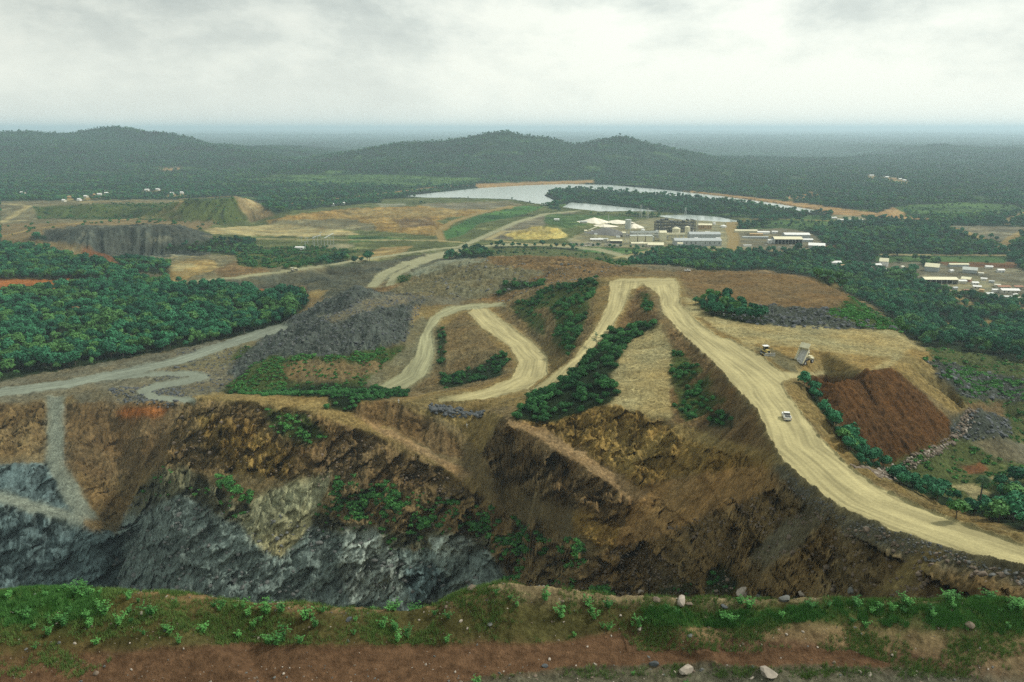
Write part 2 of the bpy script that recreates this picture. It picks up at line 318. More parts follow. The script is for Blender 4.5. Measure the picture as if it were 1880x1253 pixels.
def Ln(col, s, hw, rd=0, keep=False, dmin=0, dmax=1e9):   # a strip along a line; hw in picture units measured across
    q = PT(s); m = np.zeros(GX.shape, bool)
    sy = 1/np.clip((GPY-200)/1462, .06, 1)*.85
    X = wx*.35+GPX*.65; Y = wy*.35+GPY*.65
    x0 = min(a for a, b in q)-hw-2; x1 = max(a for a, b in q)+hw+2; y0 = min(b for a, b in q)-hw; y1 = max(b for a, b in q)+hw
    w = (X > x0) & (X < x1) & (Y > y0) & (Y < y1) & (DG > dmin) & (DG < dmax)
    Xs, Ys, S = X[w], Y[w], sy[w]; best = np.full(Xs.shape, 1e9)
    for (ax, ay), (bx, by) in zip(q[:-1], q[1:]):
        ux, uy = bx-ax, (by-ay)*S; vx, vy = Xs-ax, (Ys-ay)*S
        t = np.clip((vx*ux+vy*uy)/(ux*ux+uy*uy+1e-9), 0, 1); best = np.minimum(best, np.hypot(vx-t*ux, vy-t*uy))
    m[w] = best < hw
    C[m] = PAL[col]; NZ[m] *= .25; RL[m] *= .2; ST[m] = 0; VG[m] = 0
    if rd: RD[m] = rd
    return m
# plain
Zn('olive', "700,366 780,362 860,364 940,367 1000,377 1010,384 1050,392 1030,400 980,384 930,376 800,374 700,373", .3, 0); Zn('olive', "1030,379 1080,375 1200,389 1380,402 1380,412 1200,398 1030,392", .3, 0)
vm_ = veg('bush', 1/420, 3, 6, 'low bush on the pale green rise beyond the dumps')
Zn('meadow', "440,331 560,322 740,322 900,329 860,338 760,344 640,340 560,338", .5, 0, vg=vm_); Zn('meadow', "1640,380 1760,372 1860,376 1890,388 1760,398 1660,392", .5, 0, vg=vm_)
Zn('olive', "330,408 480,395 600,380 700,372 830,376 960,372 1000,385 1060,393 1200,400 1340,405 1350,470 1190,470 1100,455 900,452 700,482 560,472 380,470 330,440", .5, .3)
Zn('ochre', "490,405 560,392 640,384 760,379 860,376 950,376 940,384 860,395 800,405 842,424 800,434 690,424 600,421 500,417", 1.2, .8)
Zn('tan', "640,386 760,383 850,386 830,396 700,400 620,395", 1.2, .6); Zn('spoil', "500,405 640,402 690,414 690,424 560,420 490,414", .6, 1.0); Zn('umber', "720,404 790,400 800,414 740,420", 1, .5)
Zn('pale', "370,420 520,412 640,424 660,431 560,435 460,432 390,430"); Zn('stony', "690,374 745,374 745,379 700,381"); Zn('spoil', "780,374 930,369 965,377 900,386 790,382", .8, .4); Zn('gravel', "760,376 900,373 930,380 840,386")
Zn('meadow', "640,432 700,434 770,440 640,446", vg=0); Zn('pad', "572,458 600,450 640,448 652,452 600,465 580,463", .1, 0); Zn('tan', "636,480 700,455 760,452 730,470 660,482", .4)
Zn('lawn', "800,432 870,398 960,378 1000,379 960,395 880,411 850,432 815,442", .3, .2, vg=veg('bush', 1/500, 2, 4, 'small bush on the green slope beside the plant road'))
Zn('gravel', "880,442 930,415 1000,392 1060,390 1010,410 940,440", .4); Zn('olive', "905,440 950,440 1040,436 1060,446 940,450"); Zn('yellow', "925,432 950,424 990,416 1022,420 1045,434 1000,441 950,440", 1.2, .8)
Zn('pad', "1040,441 1075,425 1200,400 1340,405 1350,457 1250,456 1190,457 1060,452", .1, 0); Zn('meadow', "1000,392 1180,399 1100,408 1040,420 1000,410", .2, 0); Zn('lawn', "1055,453 1190,458 1172,466 1120,467 1060,459", .1, 0)
Zn('gravel', "1345,424 1440,419 1490,428 1522,458 1440,463 1352,459", .05, 0); Zn('rust', "1500,450 1535,452 1525,460", .2)
Zn('meadow', "1355,412 1500,396 1560,402 1500,425 1420,418", .3, 0, vg=veg('tree', 1/400, 6, 10, 'scattered tree in the open green beyond the workshops'))
Zn('clay', "1250,350 1330,357 1480,374 1560,385 1720,404 1560,399 1430,377 1300,364"); Zn('clay', "1440,362 1488,352 1505,358 1450,369", keep=True); Zn('clay', "1605,394 1640,381 1665,394 1630,402"); Zn('clay', "870,338 960,335 1090,331 1090,336 960,340 880,345")
Zn('pad', "1525,395 1590,398 1590,406 1530,404", .1)
Zn('gravel', "1680,502 1700,492 1760,478 1860,488 1885,500 1885,560 1800,552 1740,536 1690,520", .3, 0); Zn('gravel', "1520,484 1690,481 1700,500 1560,497", .2, 0); Zn('pad', "1690,512 1800,508 1830,535 1740,534", .2, 0)
Zn('redtip', "1720,481 1800,478 1875,484 1860,493 1740,489", .2); Zn('meadow', "1600,471 1850,471 1845,483 1700,480 1610,482", .2, 0, vg=veg('bush', 1/900, 3, 6, 'lone round bush in the field behind the sheds'))
Zn('gravel', "1735,414 1885,417 1850,442 1800,440", .3); Zn('tan', "1500,519 1550,520 1560,530 1500,530", .2); Ln('pale', "1190,462 1345,459 1540,462 1545,464", 4); Ln('pale', "1620,468 1845,469", 5)
Ln('tan', "1755,420 1840,452 1885,470", 7); Ln('tan', "1840,452 1862,436 1885,424", 12); Ln('tan', "1850,412 1850,402 1880,390", 4)
v_r = veg('tree', 1/55, 7, 11, 'leafy tree in the dense wood east of the dump plateau')
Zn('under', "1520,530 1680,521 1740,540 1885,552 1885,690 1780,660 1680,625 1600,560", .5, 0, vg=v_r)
hutpatch = [(1760,549,18,4),(1770,557,10,3),(1790,564,14,5),(1768,567,14,4),(1785,574,14,5),(1840,557,16,4),(1874,568,14,5),(1808,598,16,6),(1845,596,12,4),(1765,602,14,10),(1840,610,16,4),(1875,556,10,4),(1740,596,10,4),(1810,592,18,3),(1778,556,8,3)]
for x, y, a, b in hutpatch: Zn('tan', " ".join("%g,%g" % (x+a*math.cos(t*.7854), y+b*math.sin(t*.7854)) for t in range(8)), .2, 0)
v_rs = veg('tree', 1/60, 7, 11, 'leafy tree in the long wood between the plant and the dump plateau')
Zn('under', "1188,470 1200,462 1250,457 1400,468 1620,496 1640,520 1540,522 1500,528 1470,508 1380,500 1250,497 1190,480", .5, 0, vg=v_rs)
Zn('meadow', "1185,466 1200,458 1190,456")
Zn('clay', "290,311 330,309 330,312 300,315"); 
for x, y in ((270,352),(290,351),(170,362),(158,364),(183,360),(42,357),(128,365),(196,358),(316,358),(334,357),(118,372),(146,370),(1600,325),(1628,328),(1641,331),(1660,334),(1652,332)): Zn('tan', "%g,%g %g,%g %g,%g %g,%g" % (x-7, y-1, x+7, y-1, x+8, y+4, x-8, y+4), .1, 0, raw=True)
# far-west hills and dumps
Zn('spoil', "0,370 330,366 330,402 240,410 0,415", .8, .6); Zn('green', "60,380 200,374 330,374 320,400 200,404 70,402", .6, 1.2, vg=veg('bush', 1/160, 2, 5, 'low bush on the overgrown west dump'))
Zn('green', "250,404 300,374 340,366 430,362 470,372 490,396 420,412 300,410", 1, 2.2, vg=veg('bush', 1/220, 2, 5, 'low bush on the rilled green dump')); Zn('brown', "430,361 470,371 506,396 460,408 440,385", .5, 2.0)
Ln('tan', "330,366 430,360.5 468,371", 3); Ln('tan', "235,405 320,385 335,370 150,371", 3)
Zn('brown', "0,440 0,412 90,411 240,404 400,408 380,421 100,425 40,440", .6, .3, vg=veg('bush', 1/900, 3, 7, 'single dark bush on the brown dump top'))
Ln('pale', "5,408 46,384 50,378 0,374", 6); Ln('tan', "0,436 60,420 160,408 330,396", 4)
Zn('darkspoil', "80,424 150,416 240,414 330,414 390,432 398,446 385,470 330,474 240,478 150,474 90,456", 1.6, 1.7)
Zn('brown', "0,440 60,440 140,450 200,470 250,498 240,510 0,520", .6, .4); Zn('rust', "150,456 205,470 222,482 205,486 150,468", .6, .4)
Zn('spoil', "240,478 390,468 560,476 600,490 340,520 250,510", 1.0, .5); Zn('tan', "300,486 340,478 395,480 400,492 330,518 300,514", .8, .3); Zn('pale', "310,486 350,482 360,490 320,500", .3)
Zn('umber', "385,498 440,478 500,500 420,512", .8, 1)
v_w3 = veg('tree', 1/60, 6, 9, 'tree in the small wood below the dark spoil hill')
Zn('under', "208,478 250,476 312,484 312,506 240,502", .5, 0, vg=v_w3); Zn('under', "285,456 400,440 470,440 470,456 540,468 470,476 400,466 350,464", .5, 0, vg=v_w3)
Zn('green', "430,464 560,452 660,462 610,480 545,495 440,490", .8, .5, vg=veg('bush', 1/45, 2, 6, 'bush on the green bank near the switchyard'))
v_w = veg('tree', 1/48, 8, 13, 'dark green tree in the big wood left of the grey rock heap')
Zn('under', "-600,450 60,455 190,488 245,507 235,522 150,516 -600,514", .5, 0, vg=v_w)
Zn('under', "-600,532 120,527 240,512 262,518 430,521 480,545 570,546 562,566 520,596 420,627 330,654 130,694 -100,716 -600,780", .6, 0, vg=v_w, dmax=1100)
Zn('orange', "-600,516 60,514 200,513 215,520 160,528 70,533 0,541 -600,550", .5, .8, dmax=1100); Zn('clay', "70,570 150,560 230,545 235,550 150,568 70,577", .3, keep=False); Zn('stony', "82,640 105,636 106,641 84,646", .1); Zn('tan', "178,627 195,625 195,630 180,631"); Zn('stony', "228,615 240,614 240,622 229,622")
# benches, heaps
Zn('bank', "345,520 450,511 600,493 700,479 870,452 820,478 700,520 670,528 655,545 560,548 400,532", .8, 1.5); Zn('rust', "455,531 560,528 565,546 480,549", .8, .4)
Zn('tan', "560,545 572,534 602,533 585,548", .3); Zn('olive', "880,456 1000,454 1130,468 1190,482 1140,490 1040,474 900,470", .5, .3, vg=veg('bush', 1/180, 2, 5, 'bush on the flat behind the brown spoil heap'))
Zn('umber', "735,524 850,476 950,470 1050,472 1152,492 1200,498 1140,507 1095,513 932,557 860,553 750,546 690,545 690,530", 1.0, 1.1); Zn('spoil', "735,524 850,476 1000,500 880,552 750,546 690,545", 1.0, 1.3)
Zn('stony', "745,503 800,482 850,474 900,478 820,492 770,508", .8, .2); Zn('gravel', "1150,488 1250,490 1330,505 1240,500", 1.2)
Zn('olive', "720,508 760,505 745,520 722,520", vg=veg('bush', 1/25, 1.5, 3, 'bush between the two middle haul roads'))
Zn('gravel', "-600,790 0,700 330,640 520,600 500,650 450,690 410,722 345,748 200,740 195,716 0,745", .7, .3, dmax=900); Zn('spoil', "380,640 480,625 460,660 380,680 330,690 300,690", .5, .3)
Zn('green', "440,640 470,634 500,625 480,650 420,662", .5, .3, vg=veg('bush', 1/18, 1, 2.5, 'low green bush between west road and rock heap'))
Zn('heap', "512,601 576,563 655,526 700,538 782,545 768,580 744,628 690,642 600,654 500,652 430,694 415,684 460,640", 2.0, .7)
Zn('gravel', "670,548 780,543 790,552 700,566 610,592 590,588", .3, .1); Zn('stony', "583,577 610,578 610,584 585,583", .2); Zn('gravel', "690,540 860,548 840,560 780,560", .4, .1)
v_gd = veg('cover', 1/3.0, .8, 1.8, 'green creepers on the small dump under the grey heap')
Zn('green', "498,652 600,654 742,634 752,690 700,722 560,724 405,720 430,694", .9, .7, vg=v_gd); Zn('brown', "520,668 580,660 640,668 700,662 720,680 600,706 530,700", .8, .9, vg=veg('cover', 1/9., .6, 1.4, 'sparse creepers on brown slope'))
Zn('brown', "800,590 852,574 880,604 940,655 935,690 880,712 790,726 752,716 802,650", .6, 1.0)
Zn('shoulder', "760,562 905,563 930,590 985,628 1022,655 1060,665 1060,700 1000,740 870,752 780,748 690,745 800,720 880,712 935,690 945,668 880,604 850,574 802,610 806,650 752,716 700,722 660,718 740,660 750,620", .35, .2)
Zn('spoil', "740,640 752,600 775,580 800,600 806,650 790,690 752,716 700,722 660,715", .3, .2)
Zn('brown', "932,556 950,540 1000,522 1095,508 1110,520 1085,610 1045,662 1014,652 985,625 930,588", .8, 1.3)
Zn('shoulder', "1095,510 1140,508 1250,508 1262,560 1205,545 1180,516 1160,575 1110,660 1040,712 985,740 960,722 1045,662 1085,610", .35, .3)
Zn('umber', "1168,528 1185,532 1205,560 1208,600 1150,628 1110,660 1130,607 1155,565", .7, .8); Zn('umber', "1240,498 1400,497 1480,507 1565,545 1540,572 1400,562 1290,548 1262,530", .5, .8)
Zn('darkspoil', "1390,560 1540,570 1562,547 1645,606 1500,606 1380,596 1340,580", 1.4, .3); Zn('green', "1515,580 1562,547 1620,580 1672,616 1640,614", .8, .5, vg=veg('cover', 1/4., 1, 2.4, 'bright green creepers on the plateau shoulder'))
Zn('pale', "1255,545 1290,556 1320,584 1400,596 1500,602 1640,607 1705,645 1674,670 1560,690 1468,688 1432,692 1380,662 1300,622 1262,585", .3, .1); Zn('tan', "1380,630 1460,640 1560,650 1640,655 1600,680 1480,684 1430,680", .3, .1)
Zn('spoil', "1385,635 1420,642 1470,664 1465,684 1440,682 1395,655", .5, .1)
Zn('tan', "1636,674 1670,640 1705,645 1775,746 1757,760", .3, .8); Zn('darkface', "1466,688 1560,690 1638,674 1672,700 1760,786 1745,806 1620,870 1590,856 1530,760", .8, .8, dmin=200)
Zn('olive', "1640,604 1700,640 1775,745 1790,790 1885,800 1885,640 1760,640", 1.2, .3, vg=veg('cover', 1/14., .8, 2, 'weeds on rubble east of the dump'), dmin=240)
Zn('darkspoil', "1690,655 1885,700 1885,740 1770,730 1720,690", 1.2, .2, vg=veg('cover', 1/7., 1., 2.6, 'weeds between dark boulders east of the dump'), dmin=240); Zn('umber', "1775,740 1840,740 1850,790 1790,800", 1.2, .2); Zn('darkspoil', "1745,765 1800,750 1850,770 1860,800 1790,812 1745,800", 1.2, .1)
Zn('olive', "1600,868 1745,806 1885,800 1885,990 1800,950 1700,910", .5, .2, vg=veg('cover', 1/7., .6, 1.6, 'weeds on the floor of the east valley'), dmin=190)
Zn('gravel', "1778,812 1830,802 1885,815 1885,856 1830,842", .2, .1, dmin=190); Zn('rust', "1762,858 1800,850 1816,866 1780,872", .2, dmin=190); Zn('pale', "1738,894 1790,888 1830,915 1800,930 1770,905", .2, dmin=190); Zn('pale', "1810,875 1860,878 1855,885 1815,883", .2, dmin=190)
Zn('under', "1640,606 1700,596 1885,600 1885,668 1800,650 1700,636", .5, 0, vg=v_r, dmin=430)
# spur, east faces
Zn('umber', "1228,600 1260,612 1310,668 1396,765 1416,830 1440,856 1330,815 1240,788 1228,700", .7, .9, dmax=420)
Zn('pale', "1135,645 1180,610 1210,595 1232,640 1232,772 1170,764 1118,744 1122,690", .35, .2, dmax=420)
Zn('ochre', "940,764 1000,745 1130,744 1240,785 1425,850 1400,862 1240,872 1180,908 1110,858 1040,815", 1.7, .9, 1.0)
Zn('clay', "1125,1008 1150,960 1165,918 1200,888 1290,868 1400,852 1448,892 1300,948 1200,988", .8, .3, .5)
Zn('rough', "1125,1008 1200,988 1300,948 1448,892 1560,950 1885,1055 1885,1140 1000,1140 1040,1040", 1.4, .5, 1.4)
Zn('gravel', "1420,848 1480,892 1560,945 1885,1048 1885,1080 1700,1035 1560,985 1450,905", .6, .3)
Zn('gravel', "1500,905 1545,930 1470,1000 1400,1045 1370,1015 1440,960", .5, .5); Zn('tan', "1700,1005 1745,1015 1640,1092 1590,1092", .5, .5)
Zn('tan', "1240,774 1330,806 1432,838 1445,858 1330,828 1240,798", .3, .1)
Zn('bermtan', "930,764 1000,788 1082,838 1195,905 1165,922 1060,852 1000,818 945,788", .4, .2)
Zn('umber', "928,768 945,788 1000,818 1060,852 1165,922 1135,985 1050,935 900,872 878,815", 1.6, .35, 1.7)
Zn('ochre', "1060,935 1140,970 1130,1010 1090,1000 1050,960", 1, .4, .8)
Zn('tan', "600,728 790,752 925,760 905,800 885,835 850,790 800,765 700,745", .9, .2, .3)
Zn('tan', "340,732 400,720 600,724 690,770 760,815 850,868 905,925 850,890 780,845 700,805 560,755 480,744", .4, .2)
Zn('umber', "655,742 700,734 790,766 835,800 852,845 800,832 720,786 650,768", .8, .7, .4); Zn('bermtan', "640,758 720,790 800,836 870,870 850,880 720,805", .4, .2)
vc = veg('cover', 1/1.1, .9, 2.4, 'green creepers hanging on the pit wall'); vc2 = veg('cover', 1/2.4, .7, 2.0, 'sparse green creepers on the pit wall')
Zn('rough', "345,733 480,744 560,755 700,806 850,882 960,985 1040,1090 1040,1140 760,1140 700,960 560,880 430,870 290,860 300,800", 1.1, .6, 1.15)
Zn('umber', "560,755 700,806 820,880 720,905 600,880 540,830", .9, .8, 1.2); Zn('ochre', "360,760 470,780 540,840 520,880 430,870 380,820", 1.2, .5, 1.6); Zn('green', "490,750 560,760 600,800 560,820 500,790", .9, .5, .8, vg=vc2)
Zn('rough', "560,880 720,900 900,930 1060,1000 1090,1080 900,1080 740,980 620,960", 1.2, .5, 1.4, vg=vc2)
for s in ("565,905 600,880 650,868 670,900 700,880 735,885 745,930 720,960 760,985 720,1000 680,950 640,960 600,940", "855,960 900,945 960,965 1000,990 985,1010 930,1000 900,985", "760,935 800,950 790,975 750,960", "1000,1000 1060,990 1080,1010 1040,1040 1000,1030", "1060,1060 1110,1070 1125,1090 1080,1092", "940,1005 1000,1010 980,1040 940,1030", "275,840 300,838 298,850 280,852", "400,870 470,900 450,940 410,920", "770,985 830,980 810,1010 770,1005"):
    Zn(None, s, vg=vc)
Zn('rock', "180,1140 215,985 240,905 330,860 400,930 450,950 560,940 620,965 700,985 760,1010 800,985 880,990 930,1060 900,1140", .9, .4, 1.15)
Zn('mixrock', "215,930 240,895 330,848 430,918 560,930 620,955 700,975 800,975 900,985 900,1010 800,1005 700,1008 640,985 560,962 430,962 330,905 250,950", 1.1, .5, 1.5, vg=veg('cover', 1/7., .7, 1.8, 'thin creepers where brown soil meets grey rock'))
Zn('slab', "440,965 470,915 545,880 612,872 560,985 510,1025 470,1000", .5, .5, .7); Zn('palerock', "635,975 690,975 730,1020 740,1080 640,1110 620,1040", .7, .2, 1.6); Zn('palerock', "785,985 850,985 880,1010 840,1025 790,1010", .7, .2, 1.4); Zn('coldrock', "740,1050 800,1040 830,1080 760,1110", 2.0, .2, 2)
Zn('rough', "-600,745 92,742 82,832 -600,870", 1.0, .5, 1.2, dmin=250); Zn('umber', "112,742 335,738 312,800 300,850 200,885 118,860", 1, .7, .6, dmin=250); Zn('orange', "215,750 310,748 298,766 222,768", .8, .3, .4, dmin=250); Zn('gravel', "130,722 200,716 220,735 150,745", .5, .2, dmin=250)
Zn('rough', "116,858 200,885 300,850 250,905 222,960 195,960 150,915", 1, .6, .8, dmin=250); Zn('coldrock', "-600,850 90,850 150,930 182,965 -600,900", 1.1, .5, 1.2, dmin=250); Zn('coldrock', "-600,905 0,905 180,970 232,985 205,1140 -600,1140", 1.0, .4, 1.3, dmin=250)
Zn('coldroad', "84,727 120,727 116,790 120,850 160,920 192,978 165,968 120,928 84,852 86,790", .2, .1, dmin=250); Zn('coldroad', "-600,898 0,902 150,945 190,972 120,962 0,925 -600,915", .2, .1, dmin=250); Zn('clay', "150,950 190,958 190,978 160,972", .3, dmin=250)
# vegetation on heaps and spurs
v_b = veg('bush', 1/7., 1.8, 4.2, 'dense green bush in the thick strip beside the pale spur')
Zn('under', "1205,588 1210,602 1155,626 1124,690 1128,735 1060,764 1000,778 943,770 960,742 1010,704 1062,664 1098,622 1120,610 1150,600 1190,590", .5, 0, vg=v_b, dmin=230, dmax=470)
Zn('green', "1175,535 1192,540 1200,570 1180,575", vg=veg('bush', 1/10., 1.5, 3, 'bush on the small knoll inside the hairpin'))
v_s = veg('bush', 1/10., 1.8, 4.2, 'shrub on the slope below the hairpin')
Zn('green', "1095,512 1060,518 1010,528 945,558 962,572 1030,560 1080,560 1100,520", vg=v_s); Zn('green', "1000,560 1070,545 1085,560 1062,620 1045,656 1015,630 1020,590", vg=v_s); Zn('green', "935,562 960,560 1000,585 1000,620 960,590", vg=veg('bush', 1/26., 1.5, 3, 'scattered shrub on brown rilled slope'))
v_h = veg('bush', 1/22., 2.5, 5, 'bush on the crest of the brown spoil heap')
Zn('under', "912,546 920,524 960,514 1000,520 990,528 940,536", vg=v_h)
v_k = veg('bush', 1/7., 1.4, 3.0, 'bush below the lowest loop of the haul road')
Zn('under', "806,705 804,682 830,690 880,672 925,645 935,660 920,690 880,700 820,714", vg=v_k); Zn('under', "803,600 815,602 818,640 812,680 804,670", vg=v_k)
v_t = veg('bush', 1/5., 1.2, 2.6, 'low bush in one of the green strips right of the pale spur')
for s in ("1232,640 1250,650 1290,680 1240,720 1232,700", "1240,720 1300,690 1310,705 1250,745", "1235,750 1300,715 1335,735 1260,775"): Zn('green', s, .6, .4, vg=v_t, dmax=420)
Zn('under', "1300,755 1345,755 1345,785 1300,785", vg=v_t, dmax=420)
v_p = veg('tree', 1/38., 5, 8, 'dark broadleaf tree in the grove on the plateau')
Zn('under', "1272,558 1300,550 1340,548 1378,566 1418,590 1400,596 1350,590 1300,580", .3, 0, vg=v_p)
v_q = veg('tree', 1/13., 3.5, 6, 'small tree on the bank between haul road and dump')
Zn('under', "1462,686 1490,700 1515,745 1545,800 1600,845 1700,895 1790,940 1795,990 1720,940 1622,892 1560,842 1505,790 1490,740", .5, 0, vg=v_q, dmin=130, dmax=300)
v_e = veg('tree', 1/34., 5, 8, 'dark leafy tree in the valley corner beside the palm')
Zn('under', "1790,930 1830,900 1885,862 2300,860 2300,1080 1885,995 1800,975", .5, 0, vg=v_e, dmin=140, dmax=330); Zn('green', "1810,850 1885,830 1885,870 1840,868", vg=veg('bush', 1/8., 1.5, 3, 'bright bush on the valley floor'), dmin=190, dmax=330)
Zn('under', "1300,1052 1322,1036 1372,1078 1350,1094 1296,1092", vg=veg('bush', 1/2.2, .7, 1.6, 'dark bush near the foot of the rough slope'), dmin=90); Zn('under', "1210,1082 1268,1070 1282,1092 1210,1096", vg=veg('bush', 1/2.2, .6, 1.3, 'low bush at the foot of the rough slope'), dmin=90)
v_f = veg('bush', 1/6., 1.2, 2.8, 'bush in the green band behind the pit edge')
Zn('under', "400,716 480,722 600,702 640,708 752,716 745,728 660,738 650,760 600,752 600,730 420,724", vg=v_f, dmin=330)
# near ledge
near = DG < 72
C[near] = PAL['berm']; NZ[near] = .28; RL[near] = .12; ST[near] = 0; VG[near] = 0
v_n = veg('weed', 1/1.0, .4, 1.1, 'leafy green weed on the grassy berm at the pit edge')
nm = near & (wy < 1196) & (wy > 1090); VG[nm & (fbm(GX/3.2, GY/2.0, 41, 2) > -.12)] = v_n
Zn('bermtan', "230,1060 900,1060 900,1112 620,1128 400,1112 240,1086", .3, .1, dmax=72); Zn('bermpale', "850,1060 1300,1060 1900,1060 1850,1092 1500,1106 1150,1108 900,1090", .35, .1, dmax=72)
Zn('grass', "-100,1040 150,1050 180,1080 180,1128 80,1145 -100,1150", .2, .1, vg=v_n, dmax=72); Zn('grass', "1180,1118 1400,1120 1560,1110 1900,1088 2200,1080 2200,1150 1850,1160 1600,1140 1400,1150 1180,1150", .25, .1, vg=v_n, dmax=72)
mr = near & (wy > np.interp(wx, [-500, 0, 450, 760, 950, 1150, 1300, 1600, 1900], [1205, 1200, 1190, 1190, 1182, 1162, 1150, 1150, 1165]))
C[mr] = PAL['ledge']; NZ[mr] = .10; RL[mr] = .03; VG[mr] = 0; RD[mr & (DG < 60)] = 2
Zn('bermtan', "1180,1160 1300,1148 1600,1150 1900,1165 1900,1230 1700,1200 1400,1180", .3, .1, dmax=72); RD[(wy < 1200) & near & (wx > 1150)] = 0
mg = near & (wy > np.interp(wx, [-500, 800, 900, 1000, 1300, 1500, 1900], [1300, 1280, 1240, 1226, 1222, 1228, 1240])); C[mg] = PAL['gravel']; NZ[mg] = .3; RD[mg] = 0
VG[mg & (fbm(GX/1.5, GY/1.5, 43, 2) > .15)] = veg('weed', 1/3., .3, .7, 'small weed on the stony verge at the bottom edge')
lt = DG > 1500
clr = lt & (VG == v_far) & (fbm(GX/210, GY/130, 201, 4, .6) > .33) & (DG < 4200); VG[clr] = 0; C[clr] = PAL['meadow']*.8
# haul roads
def poly(l, r): return " ".join(l.split()+r.split()[::-1])
s2 = lambda s: " ".join("%g,%g" % q[:2] for q in PT(s))
rEast = poly(s2("1203,532,0 1212,550,0 1216,575,0 1258,620,0 1308,665,0 1350,712,0 1394,760,0 1414,810,0 1440,850,0 1500,903,0 1560,943,0 1640,975,0 1760,1013,0 1880,1045,0 2300,1150,0"),
             s2("1245,518,0 1250,560,0 1290,600,0 1330,625,0 1392,660,0 1432,690,0 1442,720,0 1466,750,0 1502,800,0 1560,858,0 1620,900,0 1720,945,0 1880,1000,0 2300,1100,0"))
def Rd(col, s, rd=1, **k): m = inpoly(GPX*.7+wx*.3, GPY*.7+wy*.3, PT(s)) & (DG > k.get('dmin', 95)); C[m] = PAL[col]; NZ[m] = .07; RL[m] = .0; ST[m] = 0; VG[m] = 0; RD[m] = rd
Zn('shoulder', "1250,530 1262,560 1310,600 1400,650 1450,682 1470,698 1500,745 1535,800 1590,855 1650,890 1740,930 1880,978 2300,1075 2300,1100 1880,1000 1720,945 1560,858 1466,750 1432,690 1330,625 1250,560", .5, .3, dmin=95, dmax=420)
Rd('road', rEast); Rd('road', "1300,618 1345,625 1400,655 1432,682 1468,686 1515,684 1518,689 1470,694 1440,702 1400,720 1350,690")
Rd('road', "1118,519 1136,513 1200,511 1240,512 1250,530 1206,540 1180,522 1166,532 1120,530")
Rd('road', "1122,519 1116,560 1092,608 1052,660 1000,700 965,722 1000,722 1035,700 1086,647 1122,607 1146,565 1160,530")
Rd('road', "858,574 884,602 934,636 953,667 938,697 884,718 806,732 806,740 900,733 970,716 1005,688 1006,656 978,628 922,588 895,567 870,568")
Rd('greyroad', "860,560 820,565 790,584 772,620 762,655 732,690 690,713 744,715 784,688 799,650 793,610 810,585 850,570 930,563 925,556")
Ln('coldroad', "-600,800 0,722 130,705 330,663 420,632 520,601", 17, 1, dmax=900); Ln('coldroad', "200,694 300,688 345,686 372,692 345,701 285,710 264,720 285,731 348,736", 13, 1, dmin=380)
Ln('greyroad', "345,518.5 450,508.5 540,497 620,485 700,472 780,461 860,452", 7, 1); Ln('greyroad', "684,526 704,505 740,487 800,468 860,456 920,450 1000,450 1100,459 1185,481", 11, 1); Ln('greyroad', "716,524 724,507 770,484 840,463", 8, 1)
Ln('greyroad', "850,452 905,428 950,408 1000,394 1060,388", 7, 1); Ln('tan', "812,444 806,425 830,408 880,392 940,379", 7, 1); Ln('pale', "896,440 925,426 1000,421", 6, 1); Ln('pale', "450,439 640,441 800,442 850,446", 4, 1); Ln('pale', "900,440 960,448 1060,452", 5, 1)
Ln('pale', "1130,474 1180,464 1200,458", 5, 1); Ln('tan', "1346,406 1342,420 1348,440 1344,460", 11, 1); Ln('tan', "1340,407 1400,402 1500,405 1600,412", 2.5, 1); Ln('clay', "490,378 600,368 700,356 800,344 870,340", 3, 1); Ln('clay', "1480,386 1560,392", 3, 1)
# water: lake, pond, tailings
WATER = ["735,359 800,352 880,344 960,339 1040,336 1120,338 1220,347 1320,358 1420,371 1500,384 1495,390 1440,384 1370,371 1260,361 1160,353 1060,345 1010,350 1000,358 1030,372 1000,376 940,366 860,363 780,363",
         "1030,380 1048,370 1100,374 1180,382 1230,388 1100,388", "1185,394 1260,392 1320,396 1370,406 1340,408 1250,403"]
WM = np.zeros(GX.shape, bool)
for s in WATER:
    m = inpoly(GPX+.3*(wx-GPX), GPY+.15*(wy-GPY), PT(s)) & (DG > 1200); WM |= m
isl = inpoly(wx, GPY, PT("1000,352 1060,344 1120,350 1200,356 1300,366 1400,374 1420,380 1400,392 1300,392 1200,388 1060,368 1020,362")) & (DG > 1200)
Zi = isl & ~WM; VG[Zi] = v_far; C[Zi] = PAL['forest']
shore = (blur(WM.astype(np.float32), 3) > .02) & ~WM; VG[shore] = 0
VG[WM] = 0; RD[WM] = 0
# ------------------------------------------------------------------ relief: rills along the fall line, strata, lumps
Cb = blur(C, 22); mixn = np.clip(.45+1.1*ln_(lambda x, y: fbm(x/6, y/6, 121, 3), GX, GY, np.clip(DG/320, .25, 6)), 0, .85)[..., None]*(DG < 1200)[..., None]*(RD == 0)[..., None]
C = blur(C, 2); C = C*(1-mixn)+Cb*mixn; NZ = blur(NZ, 3); RL = blur(RL, 3); ST = blur(ST, 4)
RDf = blur((RD > 0).astype(np.float32), 1)
sc = np.clip(DG/320, .25, 6)                    # feature size grows with distance, detail never finer than the mesh
gr = np.gradient(GZ, axis=0)/np.gradient(DG, axis=0); ga = np.gradient(GZ, axis=1)/(DG*(AZ[1]-AZ[0]))
sl = np.hypot(gr, ga)+1e-6; fr, fa = blur(-gr/sl, 3), blur(-ga/sl, 3)
nr_lic = int(np.searchsorted(DD, 2100))
base = ln_(lambda x, y: pn(x/1.5, y/1.5, 61)+pn(x/3.4, y/3.4, 62)*1.1, GX, GY, sc)[:nr_lic]
acc = base.copy(); rowi = np.arange(NR, dtype=np.float32)
